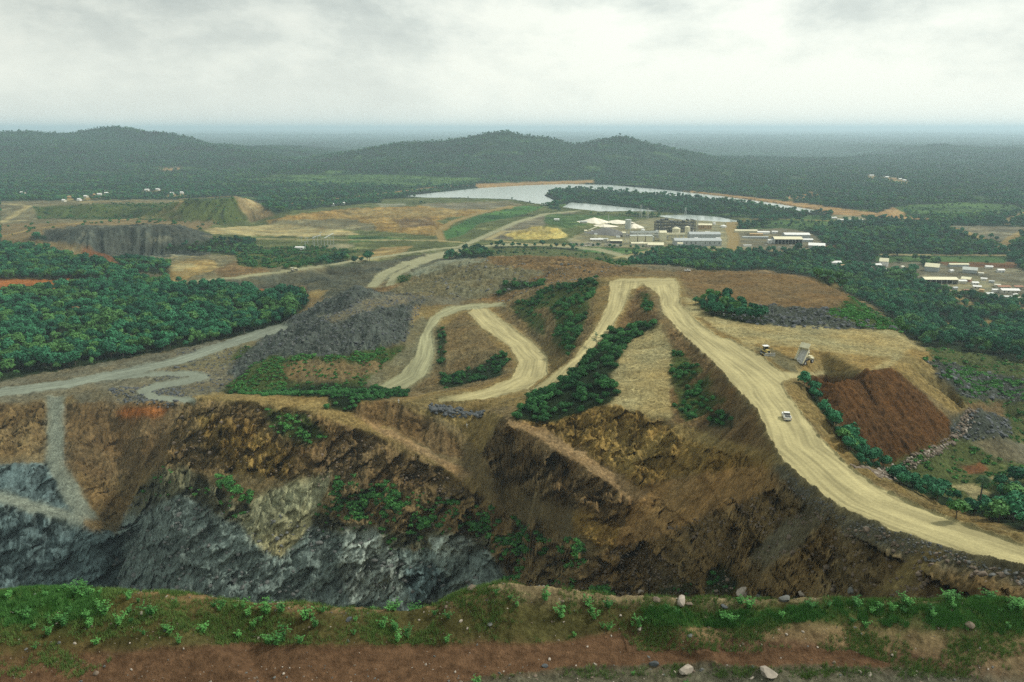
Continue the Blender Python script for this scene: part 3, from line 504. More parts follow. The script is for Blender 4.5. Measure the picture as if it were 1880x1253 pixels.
dld = np.gradient(LD).astype(np.float32); J0, I0 = np.meshgrid(np.arange(nr_lic, dtype=np.float32), np.arange(NA, dtype=np.float32), indexing='ij')
for sg in (1, -1):
    J, I = J0.copy(), I0.copy()
    for k in range(11):
        j = np.clip(np.rint(J), 0, nr_lic-1).astype(np.int32); i = np.clip(np.rint(I), 0, NA-1).astype(np.int32)
        st = sg*1.3*sc[j, i]/DG[j, i]
        J += fr[j, i]*st/dld[j]; I += fa[j, i]*st/(AZ[1]-AZ[0])
        j = np.clip(np.rint(J), 0, nr_lic-1).astype(np.int32); i = np.clip(np.rint(I), 0, NA-1).astype(np.int32)
        acc += base[j, i]
lic = np.zeros_like(GZ); acc -= acc.mean(); lic[:nr_lic] = acc/acc.std()
GZ0 = GZ.copy()
n1 = ln_(lambda x, y: fbm(x/9, y/9, 71, 4, .55), GX, GY, sc); n2 = ln_(lambda x, y: fbm(x/2.2, y/2.2, 72, 3, .6), GX, GY, sc)
ac = GX*.78-GZ*.62*1.3; al = GX*.62+GZ*.78*1.3+GY*.3      # strata dip: they rise to the right on the wall
wpx = 4*fbm(GX/22, GZ/14+GY/40, 81, 3)
s1 = 1-np.abs(fbm((ac+wpx)/6.5, al/26, 82, 4, .55))*2.2; s2_ = 1-np.abs(fbm((ac+wpx)/1.9, al/9, 83, 3, .6))*2.0; s3 = fbm((ac+wpx)/14, al/30, 84, 2)
slf = np.clip(sl/.35, .15, 1.6)
rough = NZ*(n1*1.5+n2*.85)*np.clip(sc, .5, 3)*.8+RL*lic*.30*np.clip(sl/.3, .1, 1.5)*sc**.8
wpx0 = wpx*.6
def worley(x, y, s):                            # nearest feature point: cell value and offset from it
    xi = np.floor(x); yi = np.floor(y); best = np.full(x.shape, 9.0, np.float32); cv = np.zeros_like(best); ox = np.zeros_like(best); oy = np.zeros_like(best)
    for a in (-1, 0, 1):
        for b in (-1, 0, 1):
            cx_ = (xi+a).astype(np.int64); cy_ = (yi+b).astype(np.int64); h1 = _h(cx_, cy_, s)/6.2832; h2 = _h(cx_, cy_, s+1)/6.2832
            dx_ = x-(xi+a+h1); dy_ = y-(yi+b+h2); d2 = dx_*dx_+dy_*dy_; k = d2 < best
            best = np.where(k, d2, best); cv = np.where(k, _h(cx_, cy_, s+2)/6.2832, cv); ox = np.where(k, dx_, ox); oy = np.where(k, dy_, oy)
    return cv, ox, oy
def facets(x, y, s):                            # broken faces: every cell is a tilted slab
    cv, ox, oy = worley(x, y, s); t = cv*40.0; return cv, (cv-.5)+.9*(ox*np.cos(t)+oy*np.sin(t))
nw = int(np.searchsorted(DD, 900)); fc = {}
wq = 1.5*fbm(GX[:nw]/6, GY[:nw]/6+GZ[:nw]/5, 141, 3)
for key, (a_, b_, sd__) in dict(big=(5.2, 15., 151), mid=(1.9, 4.6, 161)).items():
    c_, f_ = facets((ac[:nw]+wpx0[:nw]+wq)/a_, (al[:nw]+wq)/b_, sd__); fc[key] = (np.pad(c_, ((0, NR-nw), (0, 0)), constant_values=.5), np.pad(f_, ((0, NR-nw), (0, 0))))
c_, f_ = facets((GX[:nw]+wq)/1.7, (GY[:nw]+GZ[:nw])/1.7, 171); fc['clod'] = (np.pad(c_, ((0, NR-nw), (0, 0)), constant_values=.5), np.pad(f_, ((0, NR-nw), (0, 0))))
cl_w = np.where(DG > 95, 1, .3)*(RDf < .3)
GZ = GZ+rough+NZ*.34*fc['clod'][1]*cl_w
def quant(a, n): b = a*n; f = np.floor(b); return (f+sstep(.25, .75, b-f))/n
f1 = quant(fbm((ac+wpx*1.5)/9, al/20, 85, 3), 4.0); f2 = quant(fbm((ac+wpx)/3.2, al/6.5, 86, 3), 3.0)
push = ST*(s1*.9+s2_*.45+s3*1.0-1+f1*1.7+f2*.8+fc['big'][1]*1.9+fc['mid'][1]*.6)                          # outward from the face
ux = -GX/DG*.75; uy = -GY/DG*.75
GX2 = GX+push*ux*slf; GY2 = GY+push*uy*slf; GZ = GZ+push*.45
# ditches and berms along the haul roads
edge = RDf*(1-RDf)*4
GZ = GZ+np.where(DG > 90, .85*edge*(.6+.8*pn(GX/4, GY/4, 91)), .12*edge)
# canopy of the far forest, undulation of the far land
fm = np.clip((DG-2500)/1500, 0, 1)*(~WM)*(C[..., 0] < .05)
cp = np.abs(fbm(GX/34, GY/34, 95, 3, .6)); GZ = GZ+fm*(9*cp+5*np.abs(fbm(GX/110, GY/110, 96, 2)))+np.clip((DG-3300)/2500, 0, 1)*(26*np.abs(fbm(GX/900, GY/900, 97, 4))+34*fbm(GX/420, GY/420, 99, 4, .55)*np.clip((GZ0-15)/60, 0, 1))
GZ = GZ+np.clip((DG-9000)/9000, 0, 1)*(70*np.clip(fbm(GX/4200, GY/4200, 98, 3)-.05, 0, 2)-8*np.clip((DG-15000)/9000, 0, 1))
low = (DG > 1250) & (DG < 3600) & ~WM; GZ = np.where(low, np.maximum(GZ, 1.9+.5*n1), GZ); GZ = np.where(WM, -4, GZ)
# albedo varies with the same geology
v1 = ln_(lambda x, y: fbm(x/14, y/14, 101, 4, .6), GX, GY, sc)[..., None]; v2 = ln_(lambda x, y: fbm(x/1.6, y/1.6, 102, 3, .7), GX, GY, sc)[..., None]
mid = ((DG > 1050) & (DG < 2500) & (VG == 0) & (RD == 0) & ~WM)[..., None]; pq = fbm(GX/60, GY/38, 131, 5, .65)[..., None]; C = np.where(mid, C*np.clip(1+.7*pq, .5, 1.7)*(1-.35*np.clip(pq-.1, 0, 1))+np.clip(pq-.15, 0, .6)*PAL['pale']*.7, C)
rk = (1-.62*RDf)[..., None]; C = C*np.clip(1+.36*v1*rk+.42*v2*rk, .3, 2)
sel = np.clip(ST/1.6, 0, 1)[..., None]; sd_ = fbm((ac+wpx)/4.5, al/34, 103, 4, .65)[..., None]; sd2 = fbm((ac+wpx)/1.5, al/10, 104, 3, .7)[..., None]
C = C*np.clip(1+sel*(.5*sd_+.4*sd2+.34*(fc['big'][0]-.5)[..., None]*2+.26*(fc['mid'][0]-.5)[..., None]*2)+(.22*(fc['clod'][0]-.5)*2*cl_w)[..., None], .35, 2.2); C = C*(1+.11*np.clip(RL, 0, 2)*lic)[..., None]
warm = np.array([1.08, .98, .85]); hue = fbm(GX/26, GY/22, 105, 4)[..., None]
gmask = (C[..., 0] > C[..., 1]*.95)[..., None]*(RDf < .3)[..., None]
C = np.where(gmask, C*(1+(warm-1)*np.clip(hue*1.3, -.6, 1)), C)
ff = (C[..., 0] < .05)[..., None]*(DG > 900)[..., None]; fv = (fbm(GX/160, GY/110, 106, 5, .6)+.8*fbm(GX/1500, GY/900, 107, 4, .7)*(DG > 4000))[..., None]; C = np.where(ff, C*(1+.9*fv*np.array([1.3, 1, .8])), C)
# tyre tracks run along each haul road
def tracks(s, hw, dmin=95):
    global C, GZ
    q = [at(*p) for p in PT(s)]; m = (RD > 0) & (DG > dmin); X, Y = GX[m], GY[m]; best = np.full(X.shape, 1e9); sd = np.zeros(X.shape); al_ = np.zeros(X.shape); L = 0
    for a, b in zip(q[:-1], q[1:]):
        ux, uy = b[0]-a[0], b[1]-a[1]; ln = math.hypot(ux, uy); ux /= ln; uy /= ln; vx, vy = X-a[0], Y-a[1]
        t = np.clip(vx*ux+vy*uy, 0, ln); dd = np.hypot(vx-t*ux, vy-t*uy); k = dd < best
        best = np.where(k, dd, best); sd = np.where(k, vx*uy-vy*ux, sd); al_ = np.where(k, L+t, al_); L += ln
    ok = best < hw; w = 1.0*fbm(al_/40, al_*0, 111, 2); f = pn((sd+w)/.9, al_/30, 112)+.8*pn((sd+w*2)/2.6, al_/50, 113)
    c = C[m]; c[ok] *= (1+.30*f[ok, None])*(1.08-.24*np.clip(best[ok, None]/hw, 0, 1)**2); C[m] = c
    z = GZ[m]; z[ok] += -.10*np.clip(-f[ok], 0, 1); GZ[m] = z
tracks("1180,524,99.5 1225,522,99.8 1232,560,102 1275,612,103.5 1345,665,107 1395,710,110 1430,760,114 1462,820,118 1530,882,122 1590,925,125 1690,965,128.5 1840,1018,133 2300,1125,143", 16)
tracks("1140,525,98.4 1132,562,95.6 1105,609,91.6 1068,655,87 1010,704,81 980,720,77.6", 16)
tracks("880,570,66.2 905,598,67.5 955,633,70.6 980,660,72.8 972,692,75 930,716,76 850,735,76.3", 14); tracks("925,560,66 850,564,65.7 800,584,63.5 782,615,60.5 778,652,57.8 756,690,55 715,714,51.5", 12)
tracks("0,722,47.8 130,705,48 330,663,48.2 420,632,48.5 520,601,49", 12)
C = np.clip(C, .008, .8)
V = np.stack([GX2, GY2, GZ], -1).astype(np.float32)
TLD = LD; DA = AZ[1]-AZ[0]
def gidx(x, y):
    a = np.arctan2(x, y); l = np.log(np.hypot(x, y)); i = np.clip((a-AZ[0])/DA, 0, NA-1.001); j = np.clip(np.interp(l, LD, rowi), 0, NR-1.001); return i, j
def ground(x, y, arr=None):
    arr = GZ if arr is None else arr
    i, j = gidx(np.asarray(x, float), np.asarray(y, float)); i0 = i.astype(int); j0 = j.astype(int); fi = i-i0; fj = j-j0
    return (arr[j0, i0]*(1-fi)+arr[j0, i0+1]*fi)*(1-fj)+(arr[j0+1, i0]*(1-fi)+arr[j0+1, i0+1]*fi)*fj
def on(px, py, dlo=95, dhi=9e4):               # first ground point along a view ray
    a, b, c = ray(px, py); h = math.hypot(a, b); d = np.exp(np.linspace(math.log(dlo), math.log(dhi), 4000)); x = a/h*d; y = b/h*d; z = CZ+c/h*d
    g = ground(x, y); k = np.nonzero(g >= z)[0]
    k = k[0] if len(k) else len(d)-1
    return (float(x[k]), float(y[k]), float(g[k]))
# ------------------------------------------------------------------ ground material and meshes
def ground_mat(name, bump=.35, sc1=1.6, gloss=.9, grain=.35):
    m = bpy.data.materials.new(name); m.use_nodes = True; t = m.node_tree; t.nodes.clear()
    o = N('ShaderNodeOutputMaterial', t); p = N('ShaderNodeBsdfPrincipled', t); p.inputs['Roughness'].default_value = gloss; p.inputs['Specular IOR Level'].default_value = .05
    at_ = N('ShaderNodeAttribute', t, attribute_name='Col'); g = N('ShaderNodeNewGeometry', t)
    a = N('ShaderNodeTexNoise', t); a.inputs['Scale'].default_value = sc1; a.inputs['Detail'].default_value = 8; a.inputs['Roughness'].default_value = .72
    b = N('ShaderNodeTexVoronoi', t); b.inputs['Scale'].default_value = 1.1; b.inputs['Randomness'].default_value = 1
    t.links.new(g.outputs['Position'], a.inputs['Vector']); t.links.new(g.outputs['Position'], b.inputs['Vector'])
    mr = N('ShaderNodeMapRange', t); mr.inputs[1].default_value = .3; mr.inputs[2].default_value = .7; mr.inputs[3].default_value = 1-grain; mr.inputs[4].default_value = 1+grain; t.links.new(a.outputs['Fac'], mr.inputs[0])
    vm = N('ShaderNodeVectorMath', t, operation='SCALE'); t.links.new(at_.outputs['Color'], vm.inputs[0]); t.links.new(mr.outputs[0], vm.inputs['Scale'])
    mr2 = N('ShaderNodeMapRange', t); mr2.inputs[1].default_value = .0; mr2.inputs[2].default_value = .18; mr2.inputs[3].default_value = 1.0+grain*1.3; mr2.inputs[4].default_value = 1.0; t.links.new(b.outputs['Distance'], mr2.inputs[0])
    v2 = N('ShaderNodeVectorMath', t, operation='SCALE'); t.links.new(vm.outputs[0], v2.inputs[0]); t.links.new(mr2.outputs[0], v2.inputs['Scale']); t.links.new(v2.outputs[0], p.inputs['Base Color'])
    bp = N('ShaderNodeBump', t); bp.inputs['Strength'].default_value = bump; bp.inputs['Distance'].default_value = .8; t.links.new(a.outputs['Fac'], bp.inputs['Height']); t.links.new(bp.outputs[0], p.inputs['Normal'])
    t.links.new(p.outputs[0], o.inputs[0]); return m
M_ground = ground_mat('earth', 1.0, 1.1, .95, .5); M_road = ground_mat('packed_dirt', .25, 2.4, .85, .16); M_far = ground_mat('forest_floor', .3, .06, .95, .3)
def grid_mesh(name, fm, mat):                  # fm: boolean per cell
    j, i = np.nonzero(fm); a = j*NA+i; F = np.stack([a, a+NA, a+NA+1, a+1], -1)[:, ::-1]
    F = np.stack([a, a+1, a+NA+1, a+NA], -1)
    u, inv = np.unique(F, return_inverse=True); inv = inv.reshape(-1)
    me = bpy.data.meshes.new(name); vv = V.reshape(-1, 3)[u]
    me.vertices.add(len(u)); me.vertices.foreach_set('co', vv.ravel()); me.loops.add(len(inv)); me.loops.foreach_set('vertex_index', inv.astype(np.int32))
    me.polygons.add(len(F)); me.polygons.foreach_set('loop_start', np.arange(0, len(inv), 4, dtype=np.int32)); me.update()
    me.polygons.foreach_set('use_smooth', np.ones(len(F), bool))
    ca = me.attributes.new('Col', 'FLOAT_COLOR', 'POINT'); cc = np.ones((len(u), 4), np.float32); cc[:, :3] = C.reshape(-1, 3)[u]; ca.data.foreach_set('color', cc.ravel())
    me.materials.append(mat); me.update(); o = bpy.data.objects.new(name, me); COL.objects.link(o); o['kind'] = 'structure'; return o
cell = lambda a: a[:-1, :-1] & a[1:, 1:] & a[:-1, 1:] & a[1:, :-1]
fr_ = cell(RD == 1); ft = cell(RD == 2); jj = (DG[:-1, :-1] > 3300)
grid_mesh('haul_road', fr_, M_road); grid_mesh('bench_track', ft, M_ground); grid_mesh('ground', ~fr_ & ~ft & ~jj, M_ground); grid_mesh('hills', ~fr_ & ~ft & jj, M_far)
m = bpy.data.materials.new('water'); m.use_nodes = True; p = m.node_tree.nodes['Principled BSDF']; p.inputs['Base Color'].default_value = (.34, .39, .36, 1); p.inputs['Roughness'].default_value = .2; p.inputs['Specular IOR Level'].default_value = .5
nn = N('ShaderNodeTexNoise', m.node_tree); nn.inputs['Scale'].default_value = .05; nn.inputs['Detail'].default_value = 5; g = N('ShaderNodeNewGeometry', m.node_tree); bb = N('ShaderNodeBump', m.node_tree); bb.inputs['Strength'].default_value = .25; bb.inputs['Distance'].default_value = 1
m.node_tree.links.new(g.outputs['Position'], nn.inputs['Vector']); m.node_tree.links.new(nn.outputs['Fac'], bb.inputs['Height']); m.node_tree.links.new(bb.outputs[0], p.inputs['Normal'])
me = bpy.data.meshes.new('lake_water'); me.from_pydata([(-1000, 1350, 1), (1400, 1350, 1), (1900, 3500, 1), (-1200, 3500, 1)], [], [(0, 1, 2, 3)]); me.materials.append(m)
o = bpy.data.objects.new('lake_water', me); COL.objects.link(o); o['kind'] = 'structure'
# ------------------------------------------------------------------ plants
def leaf_mat(name, dark, light, hue=.25):
    m = bpy.data.materials.new(name); m.use_nodes = True; t = m.node_tree; p = t.nodes['Principled BSDF']; p.inputs['Roughness'].default_value = .6; p.inputs['Specular IOR Level'].default_value = .06
    oi = N('ShaderNodeObjectInfo', t); g = N('ShaderNodeNewGeometry', t); n = N('ShaderNodeTexNoise', t); n.inputs['Scale'].default_value = .9; n.inputs['Detail'].default_value = 2
    t.links.new(g.outputs['Position'], n.inputs['Vector'])
    a = N('ShaderNodeMath', t, operation='MULTIPLY'); a.inputs[1].default_value = .55; t.links.new(oi.outputs['Random'], a.inputs[0])
    b = N('ShaderNodeMath', t, operation='MULTIPLY'); b.inputs[1].default_value = .30; t.links.new(g.outputs['Random Per Island'], b.inputs[0])
    c = N('ShaderNodeMath', t, operation='ADD'); t.links.new(a.outputs[0], c.inputs[0]); t.links.new(b.outputs[0], c.inputs[1])
    d = N('ShaderNodeMath', t, operation='MULTIPLY_ADD'); d.inputs[1].default_value = .5; d.inputs[2].default_value = -.12; t.links.new(n.outputs['Fac'], d.inputs[0])
    n3 = N('ShaderNodeTexNoise', t); n3.inputs['Scale'].default_value = .007; n3.inputs['Detail'].default_value = 4; t.links.new(g.outputs['Position'], n3.inputs['Vector']); f = N('ShaderNodeMath', t, operation='MULTIPLY_ADD'); f.inputs[1].default_value = 1.5; f.inputs[2].default_value = -.62; t.links.new(n3.outputs['Fac'], f.inputs[0]); c2 = N('ShaderNodeMath', t, operation='ADD'); t.links.new(c.outputs[0], c2.inputs[0]); t.links.new(f.outputs[0], c2.inputs[1]); c = c2
    e = N('ShaderNodeMath', t, operation='ADD'); t.links.new(c.outputs[0], e.inputs[0]); t.links.new(d.outputs[0], e.inputs[1])
    mid = tuple((x+y)/2*.85 for x, y in zip(dark, light))
    r = ramp(t, [(.1, dark), (.55, mid), (1.0, light)]); t.links.new(e.outputs[0], r.inputs[0]); t.links.new(r.outputs[0], p.inputs['Base Color']); return m
def plain_mat(name, col, rough=.7, var=.15, scale=.6, metal=0, bump=0):
    m = bpy.data.materials.new(name); m.use_nodes = True; t = m.node_tree; p = t.nodes['Principled BSDF']; p.inputs['Roughness'].default_value = rough; p.inputs['Metallic'].default_value = metal
    n = N('ShaderNodeTexNoise', t); n.inputs['Scale'].default_value = scale; n.inputs['Detail'].default_value = 6; g = N('ShaderNodeNewGeometry', t); t.links.new(g.outputs['Position'], n.inputs['Vector'])
    r = ramp(t, [(.3, tuple(c*(1-var) for c in col)), (.7, tuple(min(1, c*(1+var)) for c in col))]); t.links.new(n.outputs['Fac'], r.inputs[0]); t.links.new(r.outputs[0], p.inputs['Base Color'])
    if bump: b = N('ShaderNodeBump', t); b.inputs['Strength'].default_value = bump; t.links.new(n.outputs['Fac'], b.inputs['Height']); t.links.new(b.outputs[0], p.inputs['Normal'])
    return m
L_tree = leaf_mat('leaves_tree', (.008, .052, .036), (.045, .19, .085)); L_tree2 = leaf_mat('leaves_light_tree', (.03, .09, .03), (.10, .24, .07)); L_bush = leaf_mat('leaves_bush', (.012, .055, .022), (.06, .20, .055))
L_weed = leaf_mat('leaves_weed', (.025, .09, .03), (.10, .28, .07)); L_grass = leaf_mat('leaves_grass', (.05, .12, .03), (.16, .25, .07)); M_bark = plain_mat('bark', (.09, .075, .055), .9, .3, 3)
M_lawn = leaf_mat('leaves_turf', (.035, .12, .03), (.11, .27, .07))
def mesh_of(name, V_, F_, mats, mi=None):
    me = bpy.data.meshes.new(name); V_ = np.asarray(V_, np.float32); me.from_pydata(V_.tolist(), [], F_)
    for m in mats: me.materials.append(m)
    if mi is not None: me.polygons.foreach_set('material_index', mi)
    me.update(); return me
def quads(P, Nn, s, rnd, asp=1.6):             # leaf quads centred at P facing Nn
    n = len(P); Nn = Nn/np.linalg.norm(Nn, axis=1, keepdims=True); r = rnd.normal(size=(n, 3)); u = np.cross(Nn, r); u /= np.linalg.norm(u, axis=1, keepdims=True)+1e-9; v = np.cross(Nn, u)
    s = np.asarray(s).reshape(-1, 1); a = P-u*s*asp*.5; b = P+v*s*.45+Nn*s*.08; c = P+u*s*asp*.5; d = P-v*s*.45+Nn*s*.08
    VV = np.stack([a, b, c, d], 1).reshape(-1, 3); return VV, [(4*i, 4*i+1, 4*i+2, 4*i+3) for i in range(n)]
def tube(P, rad, k=6):                          # tapered tube along points
    V_, F_ = [], []
    for i, (p, r) in enumerate(zip(P, rad)):
        for j in range(k): a = 2*math.pi*j/k; V_.append((p[0]+r*math.cos(a), p[1]+r*math.sin(a), p[2]))
        if i:
            for j in range(k): q = (j+1) % k; F_.append(((i-1)*k+j, (i-1)*k+q, i*k+q, i*k+j))
    return V_, F_
def crown_geo(seed, nl, n, flat=1.0, leaf=.07, zc=.62, rad=.42, low=.25):
    r = np.random.default_rng(seed); P, Q, S = [], [], []
    lob = []
    for i in range(nl):
        a = r.uniform(0, 6.28); q = rad*.62*math.sqrt(r.uniform(0, 1)); lob.append((q*math.cos(a), q*math.sin(a), zc+flat*rad*.6*r.uniform(-.8, .9)*(1-q), rad*r.uniform(.36, .62)))
    lob.append((0, 0, zc, rad*.7))
    for x, y, z, R_ in lob:
        k = int(n*R_**2/sum(l[3]**2 for l in lob)); d = r.normal(size=(k, 3)); d /= np.linalg.norm(d, axis=1, keepdims=True); d[:, 2] = np.where(d[:, 2] < -.35, -d[:, 2], d[:, 2])
        P.append(np.array([x, y, z])+d*R_*np.array([1, 1, flat])*r.uniform(.72, 1.08, (k, 1))); Q.append(d+r.normal(size=(k, 3))*.38); S.append(leaf*r.uniform(.6, 1.5, k))
    P = np.concatenate(P); Q = np.concatenate(Q); S = np.concatenate(S); k = P[:, 2] > low; P[:, 2] = np.maximum(P[:, 2], low*.6)
    return quads(P[k], Q[k], S[k], r)
def core_geo(seed, zc, rad, flat):             # ragged dark inner mass so the crown is not see-through everywhere
    r = np.random.default_rng(seed+99); V_, F_ = [], []; m, k = 5, 7
    for i in range(m):
        for j in range(k):
            th = math.pi*(i+.5)/m; a = 6.283*j/k; q = rad*.72*r.uniform(.75, 1.1); V_.append((q*math.sin(th)*math.cos(a), q*math.sin(th)*math.sin(a), zc+q*math.cos(th)*flat))
            if i: F_.append(((i-1)*k+j, (i-1)*k+(j+1) % k, i*k+(j+1) % k, i*k+j))
    return V_, F_
def join(*gs):
    V_, F_, M_ = [], [], []
    for v, f, m in gs:
        o = len(V_); V_ += [tuple(p) for p in v]; F_ += [tuple(i+o for i in q) for q in f]; M_ += [m]*len(f)
    return V_, F_, M_
def trunk_geo(seed, h=.55, r0=.03):
    r = random.Random(seed); P = [(r.uniform(-.02, .02)*i, r.uniform(-.02, .02)*i, -.06+h*i/3) for i in range(4)]; gs = [tube(P, [r0, r0*.8, r0*.6, r0*.4])+(0,)]
    for i in range(4):
        a = r.uniform(0, 6.28); b = P[2]; q = r.uniform(.18, .28); gs.append(tube([b, (b[0]+q*.5*math.cos(a), b[1]+q*.5*math.sin(a), b[2]+.12), (b[0]+q*math.cos(a), b[1]+q*math.sin(a), b[2]+.24)], [r0*.5, r0*.35, r0*.15], 4)+(0,))
    return join(*gs)[:2]
TREE = []; BUSH = []; WEED = []; COVER = []
for i in range(5):                             # unit height 1
    c = crown_geo(100+i, 7+i, 520, [.8, 1.0, .7, 1.15, .85][i], .085, [.62, .6, .66, .58, .62][i], [.44, .38, .48, .36, .42][i]); k = core_geo(100+i, .62, .36, .8); t = trunk_geo(i)
    cv, cf, _ = join(c+(0,), k+(0,)); TREE.append((mesh_of('crown', cv, cf, [L_tree]), mesh_of('trunk', t[0], t[1], [M_bark])))
for i in range(3):
    c = crown_geo(150+i, 5+i, 430, [.7, 1.25, .9][i], .095, [.6, .56, .62][i], [.46, .30, .4][i]); k = core_geo(150+i, .6, .3, .8); t = trunk_geo(20+i); cv, cf, _ = join(c+(0,), k+(0,)); TREE.append((mesh_of('crown', cv, cf, [L_tree2]), mesh_of('trunk', t[0], t[1], [M_bark])))
for i in range(5):
    c = crown_geo(200+i, 6, 330, .75, .12, .42, .62, .0); k = core_geo(200+i, .36, .5, .6); cv, cf, _ = join(c+(0,), k+(0,)); t = trunk_geo(30+i, .35, .025)
    BUSH.append((mesh_of('foliage', cv, cf, [L_bush]), mesh_of('stem', t[0], t[1], [M_bark])))
def weed_geo(seed, n=9, lf=24):
    r = np.random.default_rng(seed); gs = []; P, Q, S = [], [], []
    for i in range(n):
        a = r.uniform(0, 6.28); ln = r.uniform(.55, 1.05); lean = r.uniform(.1, .62); pts = [(lean*math.cos(a)*t*t*ln, lean*math.sin(a)*t*t*ln, ln*t-.04) for t in (0, .35, .7, 1)]
        gs.append(tube(pts, [.014, .011, .008, .004], 4)+(0,))
        for j in range(lf):
            t = r.uniform(.2, 1.05); b = r.uniform(0, 6.28); q = r.uniform(.04, .17); P.append((lean*math.cos(a)*t*t*ln+q*math.cos(b), lean*math.sin(a)*t*t*ln+q*math.sin(b), ln*t+r.uniform(-.03, .05))); Q.append((math.cos(b)*.5, math.sin(b)*.5, 1)+r.normal(size=3)*.35); S.append(r.uniform(.06, .15))
    return quads(np.array(P), np.array(Q), S, r, 1.5), join(*gs)[:2]
for i in range(6):
    (a, b), (c, d) = weed_geo(300+i, 7+i % 4, 22); WEED.append((mesh_of('foliage', a, b, [L_weed]), mesh_of('stem', c, d, [M_bark])))
L_cov = leaf_mat('leaves_creeper', (.025, .095, .028), (.085, .25, .06))
for i in range(4):
    c = crown_geo(400+i, 5, 90, .4, .26, .2, .8, -.1); COVER.append(mesh_of('cover_clump', c[0], c[1], [L_cov]))
def tuft(seed, mat, n=16):
    r = np.random.default_rng(seed); V_, F_ = [], []
    for i in range(n):
        a = r.uniform(0, 6.28); x, y = r.normal(size=2)*.22; h = r.uniform(.3, .9); l = r.uniform(.1, .4); w_ = .03
        V_ += [(x-w_*math.sin(a), y+w_*math.cos(a), -.05), (x+w_*math.sin(a), y-w_*math.cos(a), -.05), (x+l*math.cos(a), y+l*math.sin(a), h)]; F_.append((3*i, 3*i+1, 3*i+2))
    return mesh_of('tuft', V_, F_, [mat])
TUFT = [tuft(1, L_grass), tuft(2, L_grass), tuft(3, M_lawn, 22), tuft(4, M_lawn, 22)]
def collection(name, meshes):
    c = bpy.data.collections.new(name)
    for i, m in enumerate(meshes): o = bpy.data.objects.new('%s_%02d' % (name, i), m); c.objects.link(o)
    return c
def merged(pair, name):
    V_, F_, M_ = [], [], []; o = 0
    for k, me in enumerate(pair): V_ += [tuple(v.co) for v in me.vertices]; F_ += [tuple(i+o for i in p.vertices) for p in me.polygons]; M_ += [k]*len(me.polygons); o = len(V_)
    return mesh_of(name, V_, F_, [pair[0].materials[0], pair[1].materials[0]], M_)
def stuff(name, meshes, P, S, Rz, pid, sz=None):  # uncountable growth: one object, instances on points
    c = collection(name+'_kinds', meshes); me = bpy.data.meshes.new(name); me.vertices.add(len(P)); me.vertices.foreach_set('co', np.asarray(P, np.float32).ravel())
    for nm, ty, a in (('scl', 'FLOAT', S), ('rz', 'FLOAT', Rz), ('pid', 'INT', pid)):
        at_ = me.attributes.new(nm, ty, 'POINT'); at_.data.foreach_set('value', np.asarray(a, np.float32 if ty == 'FLOAT' else np.int32))
    o = bpy.data.objects.new(name, me); COL.objects.link(o); o['kind'] = 'stuff'
    g = bpy.data.node_groups.new(name, 'GeometryNodeTree'); g.interface.new_socket('Geometry', in_out='INPUT', socket_type='NodeSocketGeometry'); g.interface.new_socket('Geometry', in_out='OUTPUT', socket_type='NodeSocketGeometry')
    a = g.nodes.new('NodeGroupInput'); z = g.nodes.new('NodeGroupOutput'); ip = g.nodes.new('GeometryNodeInstanceOnPoints'); ci = g.nodes.new('GeometryNodeCollectionInfo'); ci.inputs[0].default_value = c; ci.inputs[1].default_value = True; ci.inputs[2].default_value = True
    def A(nm, ty): n = g.nodes.new('GeometryNodeInputNamedAttribute'); n.data_type = ty; n.inputs[0].default_value = nm; return [s for s in n.outputs if s.enabled][0]
    cx = g.nodes.new('ShaderNodeCombineXYZ'); g.links.new(A('rz', 'FLOAT'), cx.inputs[2]); ip.inputs['Pick Instance'].default_value = True
    g.links.new(a.outputs[0], ip.inputs['Points']); g.links.new(ci.outputs[0], ip.inputs['Instance']); g.links.new(A('pid', 'INT'), ip.inputs['Instance Index']); g.links.new(cx.outputs[0], ip.inputs['Rotation']); g.links.new(A('scl', 'FLOAT'), ip.inputs['Scale']); g.links.new(ip.outputs[0], z.inputs[0])
    md = o.modifiers.new('scatter', 'NODES'); md.node_group = g; return o
# scatter
AREA = (DG*DA)*(np.gradient(DD)[:, None])
inview = (np.abs(AA) < R(42))
def pick(mask, dens_w, n):
    p = (AREA*dens_w)[mask]; cs = np.cumsum(p); idx = np.nonzero(mask.ravel())[0][np.searchsorted(cs, rng.uniform(0, cs[-1], n))]
    j = idx//NA; i = idx % NA; jj_ = np.clip(j+rng.uniform(-.5, .5, n), 0, NR-1); l = np.interp(jj_, rowi, LD); a = AZ[i]+rng.uniform(-.5, .5, n)*DA; d = np.exp(l); x, y = d*np.sin(a), d*np.cos(a); return x, y, ground(x, y)
def visible(x, y, z, h):                       # does any terrain rise above the line to the top of the plant
    ok = np.ones(len(x), bool); x, y = np.asarray(x), np.asarray(y)
    for t in np.concatenate([np.linspace(.05, .9, 26), np.linspace(.91, .995, 12)]): ok &= ground(x*t, y*t) < CZ+(z+h-CZ)*t
    px, py = project(x, y, z+h*.6); return ok & (px > -6) & (px < 1886) & (py < 1262)
allT, allB, allW, allC = [], [], [], []
lum = C[..., 0] < 9
